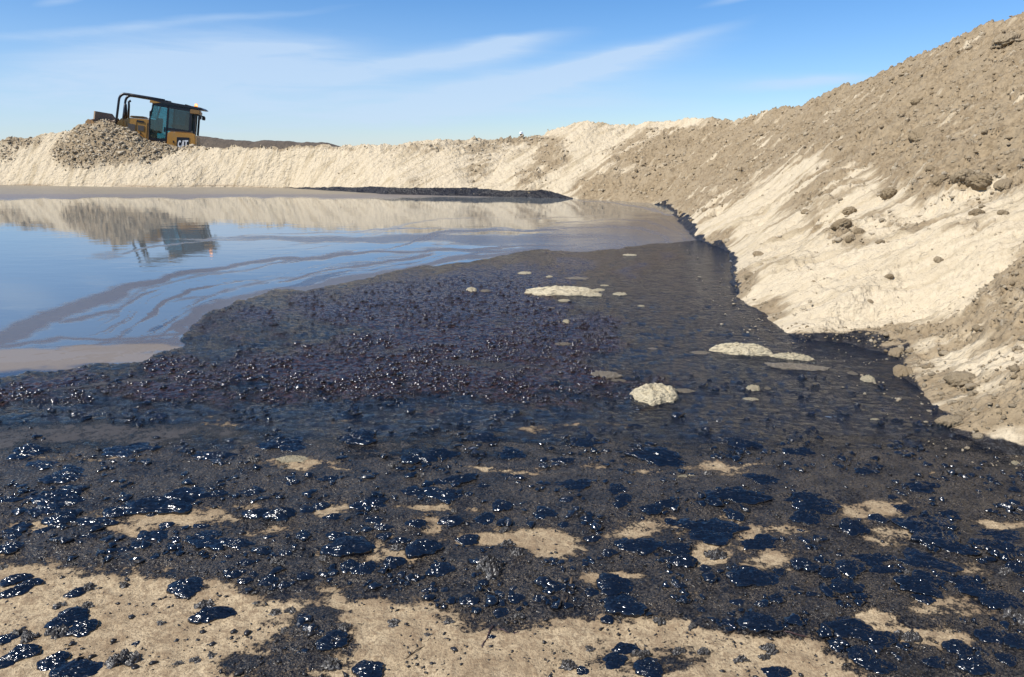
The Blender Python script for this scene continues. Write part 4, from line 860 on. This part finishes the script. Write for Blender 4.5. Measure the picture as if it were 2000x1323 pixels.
def build_dozer():
    root = bpy.data.objects.new('bulldozer', None); COL.objects.link(root)
    tag(root, 'yellow crawler bulldozer with black cab sweeps and lit beacon, half hidden behind the sand bank', 'bulldozer')
    P = lambda name, mb, m, par=root, bv=.012, sm_=False: mb.build(name, m, par, bv, sm_)
    # x forward, y to the machine's left (towards the pond), z up; z=0 level with the badge bottom
    # tracks
    for sd in (1, -1):
        y0 = .62 * sd; y1 = 1.12 * sd
        prof = []
        for k in range(9): a = math.pi / 2 + math.pi * k / 8; prof.append((-1.05 + .42 * math.cos(a), -1.05 + .42 * math.sin(a)))
        for k in range(9): a = -math.pi / 2 + math.pi * k / 8; prof.append((1.75 + .42 * math.cos(a), -1.05 + .42 * math.sin(a)))
        tr = P('track', MB().prism(prof, min(y0, y1), max(y0, y1)), M_STEEL)
        g = MB()
        for k in range(17): x = -1.05 + 2.8 * k / 16; g.box((x, (y0 + y1) / 2, -.61), (.05, .5, .07)); g.box((x, (y0 + y1) / 2, -1.49), (.05, .5, .07))
        P('grouser', g, M_STEEL, tr, 0)
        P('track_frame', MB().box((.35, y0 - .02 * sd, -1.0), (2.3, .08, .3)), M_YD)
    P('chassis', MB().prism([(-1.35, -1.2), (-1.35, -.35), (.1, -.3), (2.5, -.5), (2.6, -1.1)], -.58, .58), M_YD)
    # fuel tank and rear fender block carrying the badge
    tank = P('fuel_tank', MB().prism([(.06, -.62), (.06, .50), (-.03, .56), (-1.13, .66), (-1.30, .60), (-1.42, -.62)], .50, .98), M_Y, bv=.035)
    P('tank_cap', MB().prism([(-.04, .572), (-.04, .60), (-1.10, .70), (-1.10, .672)], .55, .93), M_YD, tank)
    P('badge_panel', MB().prism([(-.40, -.22), (-.40, .37), (-1.02, .44), (-1.02, -.20)], .975, .992), M_K, tank, bv=0)
    P('latch', MB().box((-.24, .985, .12), (.05, .03, .12)), M_K, tank, 0)
    P('rear_fender', MB().prism([(.06, -.62), (.06, .45), (-1.15, .55), (-1.42, -.62)], -.98, -.50), M_Y)
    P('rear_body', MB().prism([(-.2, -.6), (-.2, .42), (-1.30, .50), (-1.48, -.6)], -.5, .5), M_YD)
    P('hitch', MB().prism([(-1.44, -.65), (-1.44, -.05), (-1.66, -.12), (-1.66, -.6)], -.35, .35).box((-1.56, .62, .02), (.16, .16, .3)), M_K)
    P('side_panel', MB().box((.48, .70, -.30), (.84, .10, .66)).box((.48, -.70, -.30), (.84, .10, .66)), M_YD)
    # letters on the badge: C A T, forward slope reading left to right = towards the rear
    L = MB(); zb = -.12; hgt = .36; yL = .999
    def pt(u, v): # u along badge 0..1 (left->right in view), v 0..1 up ; badge top rises towards rear
        x = -.455 - u * .53; return (x, yL, zb + v * hgt + .075 * u)
    def poly(ps):
        k = len(ps); V = [pt(*a) for a in ps]; V2 = [(a[0], a[1] - .012, a[2]) for a in V]
        L.add(V + V2, [tuple(range(k))] + [(i, k + i, k + (i + 1) % k, (i + 1) % k) for i in range(k)])
    cpt = []
    for k in range(12): a = R(38 + 284 * k / 11); cpt.append((.185 + .165 * math.cos(a), .5 + .50 * math.sin(a)))
    cin = []
    for k in range(12): a = R(38 + 284 * k / 11); cin.append((.195 + .070 * math.cos(a), .5 + .26 * math.sin(a)))
    for k in range(11): poly([cpt[k], cpt[k + 1], cin[k + 1], cin[k]])
    poly([(.34, 0), (.43, 0), (.53, 1), (.46, 1)]); poly([(.46, 1), (.56, 1), (.66, 0), (.57, 0)]); poly([(.44, .22), (.58, .22), (.57, .42), (.46, .42)])
    poly([(.62, .80), (.97, .80), (.97, 1), (.62, 1)]); poly([(.74, 0), (.85, 0), (.85, .8), (.74, .8)])
    P('lettering', L, M_W, tank, 0)
    T = MB(); ps = [pt(.42, 0), pt(.58, 0), pt(.50, .2)]; ps = [(a[0], a[1] + .002, a[2]) for a in ps]; T.add(ps, [(0, 1, 2)]); P('letter_triangle', T, M_Y, tank, 0)
    # cab
    yw = .80
    fr = MB()
    A = [(.86, .10), (.90, .95), (.76, 1.70)]
    for sd in (1, -1):
        y = yw * sd
        for p0, p1 in zip(A[:-1], A[1:]): fr.tube([(p0[0], y, p0[1]), (p1[0], y, p1[1])], .04, 8)
        fr.box((.125, y, .93), (.085, .07, 1.60)); fr.box((-.98, y, 1.15), (.13, .07, 1.12)); fr.box((-.42, y, .665), (1.10, .07, .16))
        fr.box((-.12, y, 1.70), (1.78, .07, .12)); fr.box((.49, y, .09), (.78, .07, .12))
    fr.box((-1.0, 0, .7), (.08, 1.6, .12)); fr.box((-1.0, 0, 1.7), (.08, 1.6, .12)); fr.box((.78, 0, 1.68), (.08, 1.6, .1)); fr.box((.87, 0, .55), (.06, 1.5, .9))
    for sd in (1, -1): fr.box((-1.16, .62 * sd, 1.17), (.10, .10, 1.18))
    cabf = P('cab_frame', fr, M_K, bv=.008)
    for sd in (1, -1):
        y = .775 * sd
        dr = P('door', MB().prism([(.17, .16), (.17, 1.63), (.73, 1.63), (.865, .95), (.825, .16)], y - .006, y + .006), M_G1, bv=0)
        P('door_handle', MB().box((.22, y + .05 * sd, .62), (.07, .05, .22)), M_K, dr, .005)
        P('window', MB().prism([(.08, .75), (.08, 1.63), (-.92, 1.63), (-.92, .75)], y - .006, y + .006), M_G2, bv=0)
    P('window', MB().box((-1.0, 0, 1.2), (.012, 1.5, .9)), M_G2, bv=0); P('windscreen', MB().box((.84, 0, 1.33), (.012, 1.5, .62)), M_G1, bv=0)
    P('cab_floor', MB().prism([(.8, .0), (.8, .08), (-1.0, .5), (-1.0, .4)], -.76, .76), M_GREY, bv=0)
    seat = P('seat', MB().box((-.45, 0, .72), (.5, .55, .16)), M_SEAT, bv=.04)
    P('seat_back', MB().box((-.68, 0, 1.12), (.14, .5, .75)).box((-.7, 0, 1.5), (.12, .3, .18)), M_SEAT, seat, .04)
    P('console', MB().box((-.3, .42, .85), (.6, .14, .14)).box((-.3, -.42, .85), (.6, .14, .14)).box((.62, 0, .75), (.2, .7, .7)), M_GREY, bv=.02)
    P('mirror', MB().box((.86, .90, 1.22), (.05, .12, .24)).tube([(.85, .78, 1.4), (.86, .9, 1.32)], .012, 6), M_K, bv=.01)
    # roof with overhang
    roof = P('roof', MB().prism([(.90, 1.80), (.86, 1.90), (-1.45, 1.90), (-1.60, 1.82), (-1.45, 1.79), (.80, 1.76)], -.86, .86), M_K, bv=.02)
    P('roof_fascia', MB().prism([(.93, 1.72), (.90, 1.845), (.45, 1.80), (.74, 1.72)], .80, .885), M_Y, roof, .006)
    P('roof_seam', MB().box((.2, .0, 1.915), (.10, 1.7, .03)).box((-.7, 0, 1.915), (.10, 1.7, .03)), M_K, roof, .006)
    ac = P('air_conditioner', MB().prism([(-.93, 1.55), (-.93, 1.755), (-1.40, 1.755), (-1.42, 1.58)], .25, .87), M_YD, bv=.02)
    P('work_light', MB().box((-1.40, .62, 1.44), (.16, .2, .17)).box((-1.30, .62, 1.53), (.3, .1, .06)), M_K, bv=.02)
    P('work_light', MB().box((-1.40, -.62, 1.44), (.16, .2, .17)).box((-1.30, -.62, 1.53), (.3, .1, .06)), M_K, bv=.02)
    P('rear_louvre', MB().box((-1.18, 0, 1.62), (.25, 1.3, .16)), M_K, bv=.01)
    # beacon
    me_, ne, be, co = mat('beacon_amber'); be.inputs['Base Color'].default_value = c4(.9, .25, .02); be.inputs['Emission Color'].default_value = c4(1, .30, .03); be.inputs['Emission Strength'].default_value = .9
    mi, ni, bi, co = mat('beacon_bulb'); bi.inputs['Emission Color'].default_value = c4(1, .42, .05); bi.inputs['Emission Strength'].default_value = 1.3
    bc = P('beacon', MB().tube([(-1.17, .62, 1.90), (-1.17, .62, 2.02), (-1.17, .62, 2.05)], [.085, .075, .04], 14), me_, bv=0, sm_=True)
    P('bulb', MB().tube([(-1.20, .69, 1.93), (-1.20, .69, 2.01)], [.05, .04], 10), mi, bc, 0, True)
    # hood
    hood = P('hood', MB().prism([(2.46, -.45), (2.46, .66), (2.38, .74), (1.98, .88), (1.1, .95), (.95, .90), (.92, -.45)], -.55, .55), M_Y, bv=.03)
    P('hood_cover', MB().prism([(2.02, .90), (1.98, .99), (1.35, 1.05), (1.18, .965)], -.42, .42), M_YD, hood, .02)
    P('nose_guard', MB().prism([(2.62, -.30), (2.62, .52), (2.40, .80), (2.28, .80), (2.30, -.35)], .50, .60), M_Y, hood)
    P('grille', MB().box((1.86, .556, .36), (.38, .02, .52)), M_MESH, hood, 0)
    P('grille', MB().box((1.37, .556, .50), (.32, .02, .24)), M_MESH, hood, 0)
    P('latch', MB().box((1.38, .565, .26), (.05, .03, .09)), M_K, hood, 0)
    P('hood_step', MB().prism([(1.55, .04), (1.55, .12), (1.2, .15), (1.2, .07)], .55, .62), M_Y, hood, .005)
    P('panel_gap', MB().box((1.61, .553, .35), (.018, .012, .9)).box((1.05, .553, .3), (.018, .012, 1.0)).box((2.12, .553, .25), (.018, .012, .9)), M_K, hood, 0)
    P('air_intake', MB().box((1.42, .54, .80), (.36, .06, .08)), M_K, hood, 0)
    # stacks
    P('exhaust_stack', MB().tube([(2.13, .22, .85), (2.14, .22, 1.45), (2.16, .22, 1.60), (2.06, .22, 1.66)], .058, 12), M_K, bv=0, sm_=True)
    P('air_cleaner', MB().tube([(2.34, .05, .7), (2.36, .05, 1.15), (2.37, .05, 1.45), (2.37, .05, 1.53)], [.11, .11, .08, .02], 12), M_K, bv=0, sm_=True)
    # sweeps
    for sd in (1, -1):
        y = .60 * sd
        pts = [(.3, .78 * sd, 1.93), (.9, .76 * sd, 1.93), (2.05, .63 * sd, 1.92)]
        for k in range(1, 7): a = math.pi / 2 * (1 - k / 6); pts.append((2.22 + .34 * math.cos(a), y, 1.58 + .34 * math.sin(a)))
        pts += [(2.62, y, .8), (2.68, y, .25)]
        P('sweep', MB().tube(pts, .062, 10), M_K, bv=0, sm_=True)
    P('sweep_brace', MB().box((2.62, 0, .55), (.06, 1.2, .08)), M_K)
    # lift cylinders, arms and blade
    for sd in (1, -1):
        P('lift_cylinder', MB().tube([(2.55, .42 * sd, .72), (3.0, .42 * sd, .50)], .06, 10).tube([(3.0, .42 * sd, .50), (3.35, .42 * sd, .32)], .035, 8), M_STEEL, bv=0, sm_=True)
        P('push_arm', MB().prism([(.6, -.95), (.6, -.75), (2.6, -.30), (3.3, .0), (3.35, -.35), (2.6, -.6)], 1.16 * sd - .07, 1.16 * sd + .07), M_Y)
    P('blade_linkage', MB().prism([(2.7, .25), (2.75, .60), (3.0, .62), (3.3, .50), (3.3, .2)], .25, .62), M_BL, bv=.02); P('blade_linkage', MB().box((3.05, -.4, .52), (.5, .3, .22)), M_BL, bv=.02)
    bl = bpy.data.objects.new('blade', None); 
    B = MB(); K = 9; ws = [-1.5, -1.2, -.8, .8, 1.1, 1.5]; tops = [.50, .56, .92, .92, .56, .50]
    V = []
    for w_, tp in zip(ws, tops):
        for k in range(K):
            t = k / (K - 1); z = -.55 + t * (tp + .55); c = .26 * (1 - (2 * min(z + .55, 1.4) / 1.4 - 1) ** 2)
            V.append((.22 - c, w_, z))
    n1 = len(V); V += [(x - .07, y, z) for x, y, z in V]
    Fc = []
    for i in range(5):
        for k in range(K - 1):
            a = i * K + k; b_ = a + K; Fc.append((a, a + 1, b_ + 1, b_)); Fc.append((n1 + a, n1 + b_, n1 + b_ + 1, n1 + a + 1))
        Fc.append((i * K + K - 1, n1 + i * K + K - 1, n1 + (i + 1) * K + K - 1, (i + 1) * K + K - 1)); Fc.append((i * K, (i + 1) * K, n1 + (i + 1) * K, n1 + i * K))
    for e in (0, 5):
        for k in range(K - 1): a = e * K + k; Fc.append((a, n1 + a, n1 + a + 1, a + 1))
    B.add(V, Fc)
    rotb = Matrix.Rotation(R(-15), 4, 'Z')
    B.v = [tuple(rotb @ Vector(v) + Vector((3.32, 0, 0))) for v in B.v]
    blade = P('blade', B, M_BL, bv=0)
    E = MB()
    for yy, nm in ((1.48, 0), (-1.48, 0), (-.7, 1), (0, 1), (.7, 1)):
        E = MB()
        if nm == 0: E.prism([(.28, -.55), (.28, .40), (.15, .52), (-.12, .50), (-.26, .35), (-.2, -.3)], yy - .03, yy + .03)
        else: E.prism([(.0, .2), (.0, .62), (-.22, .56), (-.2, .2)], yy - .04, yy + .04)
        E.v = [tuple(rotb @ Vector(v) + Vector((3.27, 0, 0))) for v in E.v]
        P('blade_rib' if nm else 'blade_end_plate', E, M_YD, blade, .008)
    bpy.data.objects.remove(bl)
    return root
dz_ = build_dozer()
for ch in dz_.children_recursive:                # the hood is short: close up everything ahead of the windscreen
    for v in ch.data.vertices:
        if v.co.x > .9: v.co.x = .9 + (v.co.x - .9) * .83
        if v.co.x < -.1: v.co.x = -.1 + (v.co.x + .1) * .88
        if v.co.x < -1.42 and v.co.z > 1.7: v.co.x = -1.42 + (v.co.x + 1.42) * .4
YD = 40.1
nr = atY(328.5, 281, YD)                         # point on the near side, level with the badge bottom
hd = R(194.0)                                    # heading in the ground plane
right = Vector((math.sin(hd), -math.cos(hd), 0))
ctr = Vector(nr) + right * .95 * SC
rot = Matrix.Rotation(hd, 4, 'Z') @ Matrix.Rotation(R(-9.8), 4, 'Y')
base_off = rot @ Vector((0, 0, 0))
dz_.matrix_world = Matrix.Translation(ctr) @ rot @ Matrix.Scale(SC, 4)

# ---------------------------------------------------------------- distant worker behind the crest
M_SKIN = simple('skin', (.30, .17, .11), .6, var=.1, scale=20); M_HAT = simple('hard_hat_white', (.85, .85, .86), .35, var=.03, scale=4)
M_SHIRT = simple('work_shirt', (.10, .10, .075), .85, var=.25, scale=12); M_TROU = simple('work_trousers', (.05, .06, .08), .85, var=.2, scale=12); M_VIS = simple('dark_visor', (.02, .02, .025), .3, var=.2, scale=6)
def person():
    root = bpy.data.objects.new('person', None); COL.objects.link(root)
    tag(root, 'distant worker in a white hard hat and dark shirt, head above the far crest', 'person')
    me = bpy.data.meshes.new('body')
    V = [(0, 0, .95), (0, 0, 1.15), (0, 0, 1.36), (0, 0, 1.46), (0, .01, 1.54), (0, .02, 1.64), (0, .02, 1.73),
         (.12, 0, .90), (.12, .01, .50), (.13, 0, .10), (.13, .12, .04), (-.12, 0, .90), (-.12, .01, .50), (-.13, 0, .10), (-.13, .12, .04),
         (.19, 0, 1.38), (.26, .0, 1.10), (.24, .12, .86), (.24, .17, .78), (-.19, 0, 1.38), (-.26, 0, 1.10), (-.24, .12, .86), (-.24, .17, .78)]
    E = [(0, 1), (1, 2), (2, 3), (3, 4), (4, 5), (5, 6), (0, 7), (7, 8), (8, 9), (9, 10), (0, 11), (11, 12), (12, 13), (13, 14), (2, 15), (15, 16), (16, 17), (17, 18), (2, 19), (19, 20), (20, 21), (21, 22)]
    rad = [.15, .14, .16, .07, .065, .095, .08, .10, .07, .05, .045, .10, .07, .05, .045, .07, .05, .035, .035, .07, .05, .035, .035]
    me.from_pydata(V, E, []); o = bpy.data.objects.new('body', me); COL.objects.link(o); o.parent = root
    md = o.modifiers.new('skin', 'SKIN'); md.use_smooth_shade = True
    for i, r in enumerate(rad): me.skin_vertices[0].data[i].radius = (r, r)
    me.skin_vertices[0].data[0].use_root = True
    sb = o.modifiers.new('sub', 'SUBSURF'); sb.levels = 1; sb.render_levels = 2
    # clothes and skin separated by height
    m, n, b, co = mat('clothed_body'); sp = n.new('ShaderNodeSeparateXYZ'); n.l.new(co, sp.inputs[0]); zc = sp.outputs[2]
    c = n.mix(n.ramp(zc, .93, .94), c4(.05, .06, .08), c4(.10, .10, .075)); c = n.mix(n.ramp(zc, 1.50, 1.505), c, c4(.30, .17, .11)); n.put(b, 'Base Color', c); b.inputs['Roughness'].default_value = .8
    me.materials.append(m)
    H = MB(); K = 16
    prof = [(.0, .135), (.05, .13), (.09, .105), (.12, .13 - .07), (.135, .02)]
    V = []; 
    for z, r in [(0, .185), (.012, .188), (.016, .142), (.06, .136), (.10, .105), (.128, .058), (.137, .012)]:
        for k in range(K): a = 2 * math.pi * k / K; V.append((r * .86 * math.cos(a), .02 + r * math.sin(a), 1.68 + z))
    Fc = [(i * K + k, i * K + (k + 1) % K, (i + 1) * K + (k + 1) % K, (i + 1) * K + k) for i in range(6) for k in range(K)] + [tuple(range(6 * K, 7 * K))]
    H.add(V, Fc).build('hard_hat', M_HAT, root, 0, True)
    MB().box((.02, -.105, 1.745), (.05, .03, .05)).build('hat_badge', M_VIS, root, .008)
    MB().box((0, -.085, 1.645), (.16, .05, .05)).build('glasses', M_VIS, root, .012)
    MB().tube([(0, -.07, 1.61), (0, -.105, 1.60)], [.022, .012], 8).build('nose', M_SKIN, root, 0, True)
    return root
pr = person(); Yp = 50.0; hp_ = atY(1018, 257, Yp)
pr.location = (hp_[0], Yp, hp_[2] - 1.82); 
print('person feet z', hp_[2] - 1.82, 'tris approx', sum(len(o.data.polygons) for o in bpy.data.objects if o.type == 'MESH'))
